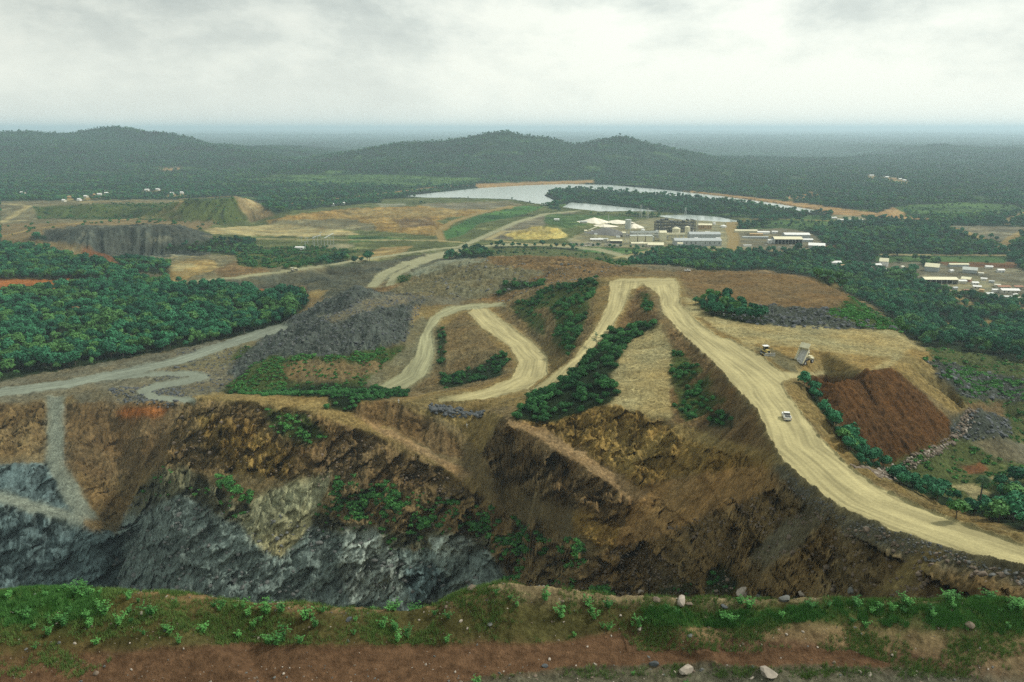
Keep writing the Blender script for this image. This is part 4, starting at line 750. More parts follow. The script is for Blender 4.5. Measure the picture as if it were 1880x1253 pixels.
for k, v in enumerate(VDEF):
    if v is None: continue
    kind, dens, a_, b_, lab = v; m = (VG == k) & inview & (DG < 6300) & (RD == 0)
    if not m.any(): continue
    wgt = np.ones_like(DG)
    if k == v_far: wgt = np.clip((1500/DG)**1.6, 0, 1)
    if kind in ('bush', 'cover', 'weed'): wgt = wgt*np.clip(.55+1.6*ln_(lambda x, y: fbm(x/7, y/7, 55, 3), GX, GY, sc), .02, 1.5)
    if kind == 'tree' and k != v_far: wgt = wgt*np.clip(.75+1.5*fbm(GX/16, GY/16, 56, 3), .12, 1.2)
    n = int((AREA*wgt)[m].sum()*dens*(1.5 if kind == 'tree' else 1)); n = min(n, 70000 if k == v_far else 16000)
    if n < 1: continue
    x, y, z = pick(m, wgt, n); h = rng.uniform(a_, b_, n)*rng.uniform(.8, 1.15, n)
    h *= rng.uniform(.62, 1.2, n) if kind == 'tree' else 1
    rec = np.stack([x, y, z, h, np.full(n, k)], 1); {'tree': allT, 'bush': allB, 'weed': allW, 'cover': allC}[kind].append(rec)
def place(recs, pairs, name, cat, nmax, parts, masslab, massname, mult=1.0):
    r = np.concatenate(recs); vis = visible(r[:, 0], r[:, 1], r[:, 2], r[:, 3]); r = r[vis | (rng.uniform(size=len(r)) < .5)]; vis = visible(r[:, 0], r[:, 1], r[:, 2], r[:, 3])
    app = r[:, 3]/np.hypot(r[:, 0], r[:, 1])*vis; od = np.argsort(-app); ind = set(od[:nmax][app[od[:nmax]] > 0].tolist()); nn = len(r)
    rz = rng.uniform(0, 6.28, nn); pid = rng.integers(0, len(pairs), nn)
    if name == 'broadleaf_tree': lt_ = fbm(r[:, 0]/95, r[:, 1]/70, 58, 4, .7)+.6*fbm(r[:, 0]/420, r[:, 1]/260, 59, 3, .6)*(r[:, 1] > 1500)+rng.normal(size=nn)*.2 > .12; pid = np.where(lt_, 5+rng.integers(0, 3, nn), rng.integers(0, 5, nn))
    for i in ind:
        x, y, z, h, k = r[i]; e = bpy.data.objects.new(name, None); COL.objects.link(e); e.location = (x, y, z-.05*h); e.rotation_euler = (0, 0, rz[i]); e.scale = (h*mult*rng.uniform(.9, 1.2), h*mult*rng.uniform(.9, 1.2), h); e.empty_display_size = .1
        lab = VDEF[int(k)][4]; e['label'] = lab; e['category'] = cat; e['group'] = lab+' (one of many)'
        for nm, me in zip(parts, pairs[pid[i]]): o = bpy.data.objects.new(nm, me); COL.objects.link(o); o.parent = e
    rest = np.array([i for i in range(nn) if i not in ind])
    if len(rest): stuff(massname, [merged(p, name+'_kind') for p in pairs], r[rest, :3]-np.array([0, 0, .05])*r[rest, 3:4], r[rest, 3], rz[rest], pid[rest])
    print(name, 'individual', len(ind), 'mass', len(rest))
place(allT, TREE, 'broadleaf_tree', 'tree', 300, ('crown', 'trunk'), '', 'forest'); place(allB, BUSH, 'bush', 'bush', 300, ('foliage', 'stem'), '', 'shrubbery'); place(allW, WEED, 'leafy_plant', 'plant', 300, ('foliage', 'stem'), '', 'weeds', 1.1)
r = np.concatenate(allC); r = r[rng.permutation(len(r))[:60000]]; stuff('undergrowth', COVER, r[:, :3], r[:, 3]*1.1, rng.uniform(0, 6, len(r)), rng.integers(0, 4, len(r))); print('cover', len(r))
gm = near & (RD == 0) & (GPY < 1245) & inview; dn = np.clip(.25+1.4*fbm(GX/5, GY/3.2, 57, 3), 0, 1)*(DG > 36); lw = inpoly(wx, wy, PT("-100,1040 150,1050 180,1080 180,1128 80,1145 -100,1150")) | inpoly(wx, wy, PT("1180,1118 1400,1120 1560,1110 1900,1088 2200,1080 2200,1150 1850,1160 1600,1140 1400,1150 1180,1150"))
x, y, z = pick(gm, dn, 24000); s_ = rng.uniform(.18, .5, len(x)); il = rng.integers(0, 2, len(x)); P_ = np.stack([x, y, z], 1)
x2, y2, z2 = pick(gm & lw, np.clip(.15+2.0*fbm(GX/2.4, GY/1.7, 58, 4, .7), .02, 1), 26000); P_ = np.concatenate([P_, np.stack([x2, y2, z2], 1)]); s_ = np.concatenate([s_, rng.uniform(.12, .5, 26000)]); il = np.concatenate([il, 2+rng.integers(0, 2, 26000)])
stuff('grass', TUFT, P_, s_, rng.uniform(0, 6, len(s_)), il)
# ------------------------------------------------------------------ built things
class MB:
    def __init__(s): s.v = []; s.f = []
    def add(s, v, f): o = len(s.v); s.v += [tuple(p) for p in v]; s.f += [tuple(i+o for i in q) for q in f]; return s
    def box(s, x0, x1, y0, y1, z0, z1, tx=0, ty=0):   # tapered at the top by tx, ty
        return s.add([(x0, y0, z0), (x1, y0, z0), (x1, y1, z0), (x0, y1, z0), (x0+tx, y0+ty, z1), (x1-tx, y0+ty, z1), (x1-tx, y1-ty, z1), (x0+tx, y1-ty, z1)], [(3, 2, 1, 0), (4, 5, 6, 7), (0, 1, 5, 4), (1, 2, 6, 5), (2, 3, 7, 6), (3, 0, 4, 7)])
    def prism(s, prof, y0, y1):                        # profile in x,z swept along y
        n = len(prof); v = [(x, y0, z) for x, z in prof]+[(x, y1, z) for x, z in prof]
        return s.add(v, [tuple(range(n)), tuple(range(2*n-1, n-1, -1))]+[(i, n+i, n+(i+1) % n, (i+1) % n) for i in range(n)])
    def cyl(s, a, b, r, k=12, r2=None):
        a = Vector(a); b = Vector(b); d = (b-a).normalized(); u = d.orthogonal().normalized(); w_ = d.cross(u); r2 = r if r2 is None else r2; v = []
        for p, q in ((a, r), (b, r2)): v += [tuple(p+(u*math.cos(6.28318*i/k)+w_*math.sin(6.28318*i/k))*q) for i in range(k)]
        return s.add(v, [tuple(range(k))[::-1], tuple(range(k, 2*k))]+[(i, (i+1) % k, k+(i+1) % k, k+i) for i in range(k)])
    def build(s, name, mat, parent=None, bev=0, smooth=False):
        me = bpy.data.meshes.new(name); me.from_pydata(s.v, [], s.f); me.materials.append(mat); me.update(); o = bpy.data.objects.new(name, me); COL.objects.link(o); o.parent = parent
        if smooth: me.polygons.foreach_set('use_smooth', [True]*len(me.polygons))
        if bev: b = o.modifiers.new('bevel', 'BEVEL'); b.width = bev; b.segments = 2; b.limit_method = 'ANGLE'
        return o
def thing(name, label, cat, loc, rz=0, group=None, s=1):
    o = bpy.data.objects.new(name, None); COL.objects.link(o); o.location = loc; o.rotation_euler = (0, 0, rz); o.scale = (s, s, s); o['label'] = label; o['category'] = cat; o.empty_display_size = .1
    if group: o['group'] = group
    return o
def copy_tree(o, parent=None):
    c = o.copy(); COL.objects.link(c); c.parent = parent
    for ch in [x for x in bpy.data.objects if x.parent == o]: copy_tree(ch, c)
    return c
W_ = lambda n, c, r=.6, v=.12, s=.5, m=0: plain_mat(n, c, r, v, s, m)
Mw = W_('white_paint', (.72, .72, .68), .35, .05); Mcream = W_('cream_metal', (.66, .62, .42), .6, .12); Mgreyr = W_('grey_sheet', (.36, .39, .38), .5, .14); Mdk = W_('dark_steel', (.05, .055, .05), .6, .3); Mblk = W_('rubber', (.02, .02, .02), .85, .2)
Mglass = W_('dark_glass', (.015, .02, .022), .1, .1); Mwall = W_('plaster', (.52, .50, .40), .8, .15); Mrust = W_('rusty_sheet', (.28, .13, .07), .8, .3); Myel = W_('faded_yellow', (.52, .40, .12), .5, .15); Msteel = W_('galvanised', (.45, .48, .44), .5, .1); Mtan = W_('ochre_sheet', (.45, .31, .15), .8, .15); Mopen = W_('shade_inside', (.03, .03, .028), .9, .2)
Mdust = W_('dusty_steel', (.42, .42, .38), .6, .2, 1.2); Mred = W_('red_paint', (.35, .06, .03), .5, .1); Mgnd = W_('concrete', (.40, .38, .31), .9, .2, .2)
wallm = dict(w=Mw, c=Mcream, g=Mgreyr, p=Mwall, t=Mtan, r=Mrust, d=Mdk, s=Msteel)
for m_, sc_r in ((Mgreyr, 1), (Mcream, 1), (Mw, 1)):           # corrugation of the sheets
    t = m_.node_tree; wv = N('ShaderNodeTexWave', t); wv.inputs['Scale'].default_value = 1.2; g_ = N('ShaderNodeNewGeometry', t); t.links.new(g_.outputs['Position'], wv.inputs['Vector']); b_ = N('ShaderNodeBump', t); b_.inputs['Strength'].default_value = .12; t.links.new(wv.outputs['Fac'], b_.inputs['Height']); t.links.new(b_.outputs[0], t.nodes['Principled BSDF'].inputs['Normal'])
def shed(name, label, px, py, wpx, dep, h, rise, wm, rm, rot=0, front='w', cat='building', group=None, dlo=850):
    """gable building, ridge along its width, base centre at a survey point; front: w windows, o open bays, n nothing, d big door"""
    x, y, z = on(px, py, dlo); R_ = math.hypot(math.hypot(x, y), CZ-z); w = wpx/FP*R_
    e = thing(name, label, cat, (x, y, z-.3), R(rot), group); hw, hd = w/2, dep/2
    if front == 'o':
        b = MB().box(-hw, hw, hd-.4, hd, 0, h).box(-hw, -hw+.4, -hd, hd-.4, 0, h).box(hw-.4, hw, -hd, hd-.4, 0, h).build('wall', wallm[wm], e)
        n = max(2, int(w/6)); p = MB()
        for i in range(n+1): q = -hw+.5+(w-1)*i/n; p.box(q-.25, q+.25, -hd, -hd+.4, 0, h)
        p.build('post', Msteel, e); MB().box(-hw+.6, hw-.6, hd-1.2, hd-.5, .1, h-.3).build('shade_panel', Mopen, e)  # dark panel across the back paints the shade inside the open bays
    else:
        MB().box(-hw, hw, -hd, hd, 0, h).build('wall', wallm[wm], e)
        if rise: MB().add([(-hw, -hd, h), (-hw, hd, h), (-hw, 0, h+rise), (hw, -hd, h), (hw, hd, h), (hw, 0, h+rise)], [(0, 2, 1), (3, 4, 5), (0, 1, 4, 3)]).build('gable', wallm[wm], e)
    o = .6; k = rise*o/hd if hd else 0
    if rise: MB().add([(-hw-o, -hd-o, h-k+.05), (hw+o, -hd-o, h-k+.05), (hw+o, 0, h+rise+.05), (-hw-o, 0, h+rise+.05), (-hw-o, hd+o, h-k+.05), (hw+o, hd+o, h-k+.05), (-hw-o, -hd-o, h-k+.3), (hw+o, -hd-o, h-k+.3), (hw+o, 0, h+rise+.3), (-hw-o, 0, h+rise+.3), (-hw-o, hd+o, h-k+.3), (hw+o, hd+o, h-k+.3)], [(6, 7, 8, 9), (9, 8, 11, 10), (0, 3, 2, 1), (3, 4, 5, 2), (0, 1, 7, 6), (4, 10, 11, 5), (0, 6, 9, 3), (3, 9, 10, 4), (1, 2, 8, 7), (2, 5, 11, 8)]).build('roof', wallm[rm], e)
    else: MB().box(-hw-.3, hw+.3, -hd-.3, hd+.3, h, h+.4).build('roof', wallm[rm], e)
    if front == 'w':
        n = max(2, min(10, int(w/4.5)))
        for i in range(n):
            q = -hw+w*(i+.5)/n
            if i == n//2: MB().box(q-.6, q+.6, -hd-.06, -hd+.02, 0, 2.2).build('door', Mdk, e)
            else: MB().box(q-.7, q+.7, -hd-.05, -hd+.02, h*.4, h*.75).build('window', Mglass, e)
    if front == 'd': MB().box(-hw*.45, hw*.45, -hd-.08, -hd+.02, 0, h*.8).build('door', Mopen, e)  # dark sheet on the wall, coloured as the shade inside the doorway
    if front == 'e': MB().box(hw-.02, hw+.08, -hd*.55, hd*.55, 0, h*.85).build('door', Mopen, e)  # end doorway likewise: a dark sheet painted as inside shade
    return e
S_ = shed
# workshops
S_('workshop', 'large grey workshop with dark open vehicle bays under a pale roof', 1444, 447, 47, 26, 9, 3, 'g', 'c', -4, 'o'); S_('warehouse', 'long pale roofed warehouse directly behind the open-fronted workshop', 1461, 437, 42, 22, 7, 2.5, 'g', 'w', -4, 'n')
S_('shed', 'low pale shed right of the open-fronted workshop', 1480, 444, 20, 10, 4, 1.5, 'g', 'w', -4, 'n'); S_('storage_shed', 'white gabled shed at the right end of the workshop yard', 1499, 455, 26, 22, 5, 3, 'g', 'w', -20, 'n')
S_('office', 'small white office against the left side of the open-fronted workshop', 1414, 447, 9, 9, 6, 1, 'w', 'w', 0, 'w'); S_('shed', 'white roofed shed at the back of the workshop yard', 1401, 430, 20, 9, 4, 1.5, 'w', 'w', -3, 'n'); S_('hut', 'small white hut behind the workshop, right of the white roofed shed', 1422, 429, 9, 7, 4, 1, 'w', 'w', -8, 'w')
S_('shed', 'long cream roofed shed at the far left of the workshop yard', 1369, 427, 38, 9, 4, 1.5, 'c', 'c', -3, 'n'); S_('shed', 'ochre shed in the middle row of the workshop yard', 1388, 433, 22, 6, 3.5, 1, 't', 't', -3, 'n'); S_('shed', 'long low grey shed in front of the ochre shed', 1386, 438, 44, 5, 3, .8, 'g', 'g', -2, 'n'); S_('container_row', 'white storage container at the left front of the workshop yard', 1372, 453, 14, 4, 2.8, 0, 'w', 'w', -2, 'n', cat='container')
# plant
S_('mill_hall', 'grey corrugated hall nearest the road in the processing plant', 1279, 450, 82, 24, 9, 3, 'g', 'g', -1, 'w'); S_('mill_hall', 'grey corrugated hall behind the front hall of the processing plant', 1292, 440, 54, 22, 11, 3, 'g', 'g', -1, 'n')
S_('filter_building', 'ochre banded building at the upper right of the processing plant', 1293, 421, 24, 14, 9, 2, 't', 'c', -6, 'w'); S_('transfer_house', 'cream gabled transfer house at the left end of the conveyor gallery', 1216, 442, 12, 12, 15, 3, 'c', 'c', 0, 'n')
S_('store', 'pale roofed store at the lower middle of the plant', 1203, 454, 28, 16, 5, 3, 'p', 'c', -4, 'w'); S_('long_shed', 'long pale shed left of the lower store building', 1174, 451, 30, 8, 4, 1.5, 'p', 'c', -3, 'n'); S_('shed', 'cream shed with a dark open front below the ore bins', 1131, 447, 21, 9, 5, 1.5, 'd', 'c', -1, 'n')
S_('shed', 'cream shed beside the dark ore cone', 1140, 431, 15, 8, 4, 1.5, 'p', 'c', 0, 'n'); S_('long_shed', 'long pale shed on the left terrace of the plant', 1098, 443, 28, 8, 3.5, 1.5, 'p', 'w', -3, 'w'); S_('hut', 'white hut at the foot of the grey plant halls', 1248, 453, 9, 8, 6, 1, 'w', 'c', 0, 'w'); S_('hut', 'small cream block at the top of the steel frame', 1232, 424, 10, 8, 8, 1.5, 'c', 'c', 0, 'n'); S_('hut', 'low white hut left of the white stockpile', 1022, 405, 9, 6, 3, 1, 'w', 'w', 0, 'n'); S_('hut', 'pale green roofed hut below the white stockpile', 1071, 410, 13, 7, 3.5, 1, 'p', 's', -6, 'n'); S_('hut', 'tiny white hut on the far lakeside platform', 1530, 402, 9, 7, 3, 1, 'w', 'w', 0, 'n')
S_('settling_shed', 'long silvery roof on the far platform right of the lake', 1560, 406, 40, 12, 3, 1, 's', 'w', -6, 'n'); S_('shed', 'second small pale shed beyond the workshops by the forest', 1622, 409, 9, 8, 3, 1, 'p', 'w', 0, 'n')
# village
S_('house', 'white two-storey house at the wood edge beside a long tan shed', 1534, 490, 15, 9, 6.5, 2, 'w', 'w', -8, 'w'); S_('long_shed', 'long tan shed right of the white two-storey house', 1556, 492, 22, 7, 3.5, 1, 't', 't', -6, 'n'); S_('house', 'tall cream gabled house with a lower white annex', 1622, 489, 13, 12, 8, 4, 'w', 'c', -28, 'w'); S_('annex', 'low white annex left of the tall cream gabled house', 1611, 492, 9, 8, 5, 1.5, 'w', 'w', -10, 'w')
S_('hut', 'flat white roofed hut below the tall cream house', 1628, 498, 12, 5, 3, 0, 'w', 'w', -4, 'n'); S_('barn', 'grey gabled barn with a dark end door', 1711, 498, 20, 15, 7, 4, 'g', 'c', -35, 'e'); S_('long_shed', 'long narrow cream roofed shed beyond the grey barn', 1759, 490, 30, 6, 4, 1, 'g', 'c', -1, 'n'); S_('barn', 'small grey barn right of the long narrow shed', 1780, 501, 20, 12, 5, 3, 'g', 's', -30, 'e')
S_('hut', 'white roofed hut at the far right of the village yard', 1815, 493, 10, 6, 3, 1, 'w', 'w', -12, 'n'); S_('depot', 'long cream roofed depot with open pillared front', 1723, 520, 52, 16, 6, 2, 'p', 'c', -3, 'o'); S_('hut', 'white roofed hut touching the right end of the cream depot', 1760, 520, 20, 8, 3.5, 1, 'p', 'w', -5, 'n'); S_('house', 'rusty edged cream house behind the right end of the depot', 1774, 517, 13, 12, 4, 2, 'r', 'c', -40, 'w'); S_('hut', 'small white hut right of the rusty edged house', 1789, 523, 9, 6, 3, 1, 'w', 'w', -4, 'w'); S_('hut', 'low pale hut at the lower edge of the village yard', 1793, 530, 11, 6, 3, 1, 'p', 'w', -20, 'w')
S_('house', 'long white roofed house at the far right edge of the village', 1852, 538, 26, 9, 4, 1.5, 'p', 'w', -5, 'w'); S_('house', 'rust roofed house among the right edge village houses', 1841, 531, 18, 7, 3.5, 1.2, 'p', 'r', -3, 'w'); S_('hut', 'rust roofed hut behind the long white roofed house', 1868, 531, 12, 6, 3.5, 1.2, 'p', 'r', -3, 'w'); S_('hut', 'orange sided truck-sized hut below the depot', 1772, 537, 8, 5, 3, .8, 'r', 'r', 15, 'n'); S_('hut', 'pale grey hut in the trees below the right village houses', 1846, 549, 14, 6, 3, 1, 'p', 's', -10, 'w'); S_('hut', 'silver roofed hut partly hidden by trees at the village corner', 1815, 543, 12, 6, 3, 1, 'p', 's', 12, 'w'); S_('container', 'dark railway-like container on the depot apron', 1712, 538, 22, 3, 2.6, 0, 'd', 'd', -1, 'n', cat='container'); S_('container', 'short dark container right of the long dark one', 1731, 538, 11, 3, 2.6, 0, 'd', 'd', -1, 'n', cat='container'); S_('hut', 'lone pale bungalow in the field by the right tree line', 1836, 500, 10, 7, 3.5, 1.2, 'w', 'w', 0, 'w')
# far settlement at the left and the hamlets in the forest
far_l = [(270,351,9,'w'),(290,350,8,'w'),(170,360,10,'t'),(158,363,8,'p'),(183,359,8,'w'),(42,356,9,'p'),(128,364,9,'t'),(196,357,7,'p'),(316,357,7,'w'),(334,356,6,'w'),(118,371,7,'p'),(146,369,7,'w'),(1600,324,9,'w'),(1628,327,8,'w'),(1641,330,9,'t'),(1660,333,7,'w'),(1652,331,6,'p'),(612,378,8,'w'),(630,376,8,'w'),(621,374,6,'s')]
for i, (px, py, wp, mt_) in enumerate(far_l):
    lab = ('small pale roofed house in the far settlement at the left, among trees' if px < 340 and py > 340 else 'white roofed house in the distant hamlet below the left hills' if px < 420 else 'white speck of a house at the foot of the central hill' if py < 300 else 'tiny roof in the distant hamlet in the right forest' if px > 1500 else 'white shed on the pale mound left of the lake')
    S_('house', lab, px, py, wp*.75, 8, 4.5, 2, mt_, 'w' if mt_ in 'wp' else mt_, random.uniform(-20, 20), 'n', group=lab.split(' in the')[0]+' group %d' % (px//420))
for i, (px, py, wp, mt_) in enumerate([(1655,493,7,'p'),(1668,505,6,'g'),(1745,500,7,'w'),(1800,505,7,'p'),(1806,515,8,'w'),(1820,520,7,'g'),(1830,527,8,'p'),(1862,545,9,'w'),(1786,541,7,'p'),(1735,529,8,'w'),(1752,532,7,'g'),(1826,536,8,'w'),(1870,551,8,'p'),(1802,536,6,'t')]):
    S_('shack', 'small shack or shelter scattered around the village yard', px, py, wp, 5, 2.8, .8, mt_, mt_, random.uniform(-40, 40), 'n', group='small shacks around the village yard')
for i in range(16):
    S_('plant_shed', 'small pale shed or kiosk squeezed between the plant structures', random.uniform(1075, 1330), random.uniform(422, 453), random.uniform(4, 9), random.uniform(4, 8), random.uniform(3, 8), random.uniform(0, 1.5), random.choice('cpws'), random.choice('cws'), random.uniform(-8, 8), 'n', group='small sheds inside the plant')
# conveyor, bins, tanks, frame, piles
def P0(px, py, dlo=1200): return on(px, py, dlo)
x, y, z = P0(1233, 441); e = thing('conveyor_gallery', 'long cream enclosed conveyor gallery on steel legs in front of the steel frame', 'conveyor', (x, y, z)); MB().box(-24, 24, -2.2, 2.2, 9, 12.5).build('gallery', Mcream, e)
for q in range(-21, 25, 7): MB().box(q-.4, q+.4, -1.8, -1, 0, 9).box(q-.4, q+.4, 1, 1.8, 0, 9).build('leg', Msteel, e)
x, y, z = P0(1176, 447)
for i, nm in enumerate(('left', 'middle', 'right')):
    e = thing('ore_bin', nm+' of the three square tan ore bins in the plant', 'bin', (x-13+13.5*i, y, z), 0, 'square ore bins'); MB().box(-6, 6, -6, 6, 2, 13).build('shell', Mcream, e, .1); MB().box(-5, 5, -5, 5, 0, 2).build('base', Mdk, e); MB().box(-6.2, 6.2, -6.2, 6.2, 13, 13.8).build('top_deck', Msteel, e)
def tank(px, py, r, h, mt_, label, dome=True, dlo=1200):
    x, y, z = P0(px, py, dlo); e = thing('tank', label, 'tank', (x, y, z-.2)); MB().cyl((0, 0, 0), (0, 0, h), r, 20).build('shell', mt_, e, 0, False); MB().cyl((0, 0, h), (0, 0, h+(r*.35 if dome else .3)), r*1.02, 20, r*.15 if dome else r*1.02).build('lid', mt_, e); lad = MB().box(r, r+.4, -.3, .3, 0, h).build('ladder', Msteel, e)
tank(1241, 432, 7.5, 13, Mcream, 'squat cream domed tank above the conveyor gallery'); tank(1261, 432, 4.5, 16, Mcream, 'slender cream tank at the right end of the conveyor gallery'); tank(1118, 431, 2.6, 7, Mcream, 'small upright tank left of the cream shed by the dark cone'); tank(1153, 421, 6, 19, Msteel, 'tall pale silo in front of the white stockpile', False)
tank(1311, 413, 3, 4, Mw, 'tiny white round tank at the tailings edge beyond the plant'); tank(1328, 418, 6, 3.5, Mw, 'low white covered tank beside the tailings shore'); tank(1196, 442, 5, 7, Msteel, 'grey tank between ore bins and transfer house', False); tank(1180, 428, 4, 7, Mw, 'white tank behind the ore bins'); tank(1206, 432, 3.5, 8, Msteel, 'small silver tank left of the conveyor gallery')
def lattice(px, py, w, h, label, k=6, name='steel_tower', cat='tower', dlo=1200, arms=True):
    x, y, z = P0(px, py, dlo); e = thing(name, label, cat, (x, y, z-.3)); b = MB(); t = .00028*math.hypot(x, y)*.5
    for sx_, sy_ in ((-1, -1), (1, -1), (1, 1), (-1, 1)): b.cyl((sx_*w/2, sy_*w/2, 0), (sx_*w*.12, sy_*w*.12, h), t, 4)
    for i in range(k):
        q = 1-.76*i/k; q2 = 1-.76*(i+1)/k; z0 = h*i/k; z1 = h*(i+1)/k
        for a, c in (((-1, -1), (1, -1)), ((1, -1), (1, 1)), ((1, 1), (-1, 1)), ((-1, 1), (-1, -1))): b.cyl((a[0]*w/2*q, a[1]*w/2*q, z0), (c[0]*w/2*q2, c[1]*w/2*q2, z1), t*.7, 4)
    b.build('frame', Msteel, e)
    if arms: MB().box(-w*.7, w*.7, -.25, .25, h*.84, h*.84+.5).box(-w*.5, w*.5, -.25, .25, h*.95, h*.95+.5).build('crossarm', Msteel, e)
    return e
lattice(1150, 449, 7, 24, 'steel headframe-like tower left of the ore bins', arms=False); lattice(1176, 401, 6, 30, 'slim tall pylon against the island woods', name='pylon'); lattice(1189, 403, 5, 25, 'slightly shorter pylon right of the tall slim pylon', name='pylon'); lattice(1258, 400, 5, 24, 'pylon standing at the tailings edge above the steel frame', name='pylon'); lattice(1280, 424, 3, 24, 'thin mast at the right end of the steel frame', name='mast', arms=False); lattice(1117, 414, 3, 22, 'thin conveyor mast on top of the dark ore cone', name='mast', arms=False)
x, y, z = P0(1238, 426); e = thing('crushing_plant', 'dark open steel frame of the crushing plant full of pipes', 'crushing plant', (x, y, z)); b = MB()
for i in range(15):
    for j in range(3): b.box(-38+i*5.5-.5, -38+i*5.5+.5, -9+j*9-.5, -9+j*9+.5, 0, 20+3*math.sin(i))
for k in (6, 12, 18):
    for j in range(3): b.box(-38.5, 39.5, -9+j*9-.4, -9+j*9+.4, k, k+.9)
b.build('column_grid', Mdk, e); b = MB()
for i in range(26): q = random.uniform(-38, 38); h_ = random.uniform(4, 20); b.cyl((q, random.uniform(-10, 8), 0), (q, random.uniform(-10, 8), h_), random.uniform(.6, 2), 8)
b.build('vessels', Mdust, e); b = MB()
for i in range(9): q = -36+i*8.4; b.box(q, q+random.uniform(3, 7), -10, 6, 20+3*math.sin(i), 21.5+3*math.sin(i)+random.uniform(0, 2.5))
b.build('top_platform', Mdk, e)
x, y, z = P0(1190, 436); e = thing('pipe_rack', 'tangle of grey pipes and small steel gear between bins and frame', 'pipework', (x, y, z)); b = MB()
for i in range(60): a = random.uniform(-32, 36); q = random.uniform(-26, 26); h_ = random.uniform(1, 9); b.box(a, a+random.uniform(1, 7), q, q+random.uniform(.6, 3), 0, h_)
b.build('equipment', Mdust, e); b = MB()
for i in range(14): q = random.uniform(-26, 26); h_ = random.uniform(4, 9); b.cyl((-32, q, h_), (34, q+random.uniform(-3, 3), h_), .5, 6)
for i in range(12): a = random.uniform(-30, 30); q = random.uniform(-25, 25); b.box(a-.3, a+.3, q-.3, q+.3, 0, 10)
b.build('pipe', Msteel, e)
x, y, z = P0(1085, 452); e = thing('pipe_rack', 'low concrete foundations and pipes on the left terrace of the plant', 'pipework', (x, y, z)); b = MB()
for i in range(34): a = random.uniform(-40, 48); q = random.uniform(-14, 22); b.box(a, a+random.uniform(2, 12), q, q+random.uniform(.6, 3), 0, random.uniform(.8, 3))
b.build('equipment', Mgnd, e)
def cone(name, label, px, py, rx, ry, h, mat, seed=0, dlo=1200, peak=.0):
    x, y, z = P0(px, py, dlo); n, k = 14, 40; v, f = [], []; rr = random.Random(seed); ph = [rr.uniform(0, 6.28) for _ in range(5)]
    for i in range(n+1):
        t = i/n
        for j in range(k):
            a = 6.2832*j/k; q = (1-t)*(1+.12*math.sin(3*a+ph[0])+.07*math.sin(7*a+ph[1]+t*3)+.04*math.sin(13*a+ph[2])); hh = h*(t-.10*t*t+.03*math.sin(a*9+ph[3])*t*(1-t)*3)
            v.append((rx*q*math.cos(a)+rx*peak*t, ry*q*math.sin(a), hh-.5))
            if i: f.append(((i-1)*k+j, (i-1)*k+(j+1) % k, i*k+(j+1) % k, i*k+j))
    o = MB().add(v, f+[tuple(range(n*k, n*k+k))]).build(name, mat, None, 0, True); o.location = (x, y, z); o['label'] = label; o['category'] = 'stockpile'
Mwhite = W_('white_sand', (.74, .69, .56), .95, .10, .15); Mdore = W_('dark_ore', (.13, .13, .12), .95, .25, .3)
cone('ore_pile', 'brightest tall white stockpile beyond the plant', 1091, 409, 32, 22, 12, Mwhite, 1); cone('ore_pile', 'low white stockpile spreading right of the brightest one', 1133, 409, 36, 18, 7, Mwhite, 2); cone('ore_pile', 'flat white stockpile left of the brightest one', 1075, 408, 26, 14, 5, Mwhite, 3); cone('ore_pile', 'pale heap behind the tall pale silo', 1164, 418, 18, 16, 10, Mwhite, 4); cone('ore_pile', 'long pale heap in front of the bright stockpile', 1108, 416, 32, 12, 6, Mwhite, 6)
cone('ore_pile', 'dark grey ore cone in the plant with a conveyor end above it', 1113, 430, 44, 24, 15, Mdore, 5)
a_ = P0(1112, 420); b_ = P0(1062, 425); e = thing('conveyor', 'thin inclined conveyor feeding the dark ore cone', 'conveyor', (0, 0, 0)); MB().cyl((b_[0], b_[1], 3), (a_[0], a_[1], 19), 1.0, 4).build('belt_frame', Mcream, e)
for t in (.3, .6, .9): q = [b_[i]*(1-t)+a_[i]*t for i in range(2)]; MB().cyl((q[0], q[1], 0), (q[0], q[1], 3+16*t-1), .4, 4).build('leg', Msteel, e)
# switchyard
sw = [(561,460,15),(554,447,12),(578,454,16),(584,455,20),(590,450,22),(596,457,18),(602,453,20),(607,451,16),(613,455,22),(575,452,13),(565,448,11)]
for px, py, h in sw:
    x, y, z = P0(px, py, 900); e = thing('gantry_post', 'pale steel gantry post in the fenced switchyard', 'post', (x, y, z-.2), 0, 'steel posts of the switchyard'); MB().cyl((0, 0, 0), (0, 0, h), .55, 4, .35).build('shaft', Msteel, e); MB().box(-3.4, 3.4, -.3, .3, h-.9, h-.3).build('crossarm', Msteel, e)
for lab, a_, b_, h in (('front horizontal beam joining the switchyard posts', (575,453), (590,450), 15), ('rear slanting beam joining the tall right switchyard posts', (596,457), (613,449), 17)):
    A = P0(*a_, 900); B = P0(*b_, 900); o = MB().cyl((A[0], A[1], A[2]+h), (B[0], B[1], B[2]+h+2), .6, 4).build('gantry_beam', Msteel); o['label'] = lab; o['category'] = 'beam'
S_('control_house', 'white control house at the left of the switchyard', 551, 459, 15, 8, 4, 1, 'w', 'w', -8, 'w', dlo=900)
for i, (px, py) in enumerate([(1046,455),(1058,455),(1068,456),(1089,455),(1098,455),(1119,456),(1128,456),(1139,456),(1158,457),(1168,458),(1180,457),(1124,460),(1165,462),(1172,461)]):
    x, y, z = P0(px, py); e = thing('roadside_tree', 'small round tree in the row along the plant road', 'tree', (x, y, z), random.uniform(0, 6), 'row of small trees along the plant road', random.uniform(6, 8.5))
    for nm, me in zip(('crown', 'trunk'), TREE[i % 5]): o = bpy.data.objects.new(nm, me); COL.objects.link(o); o.parent = e
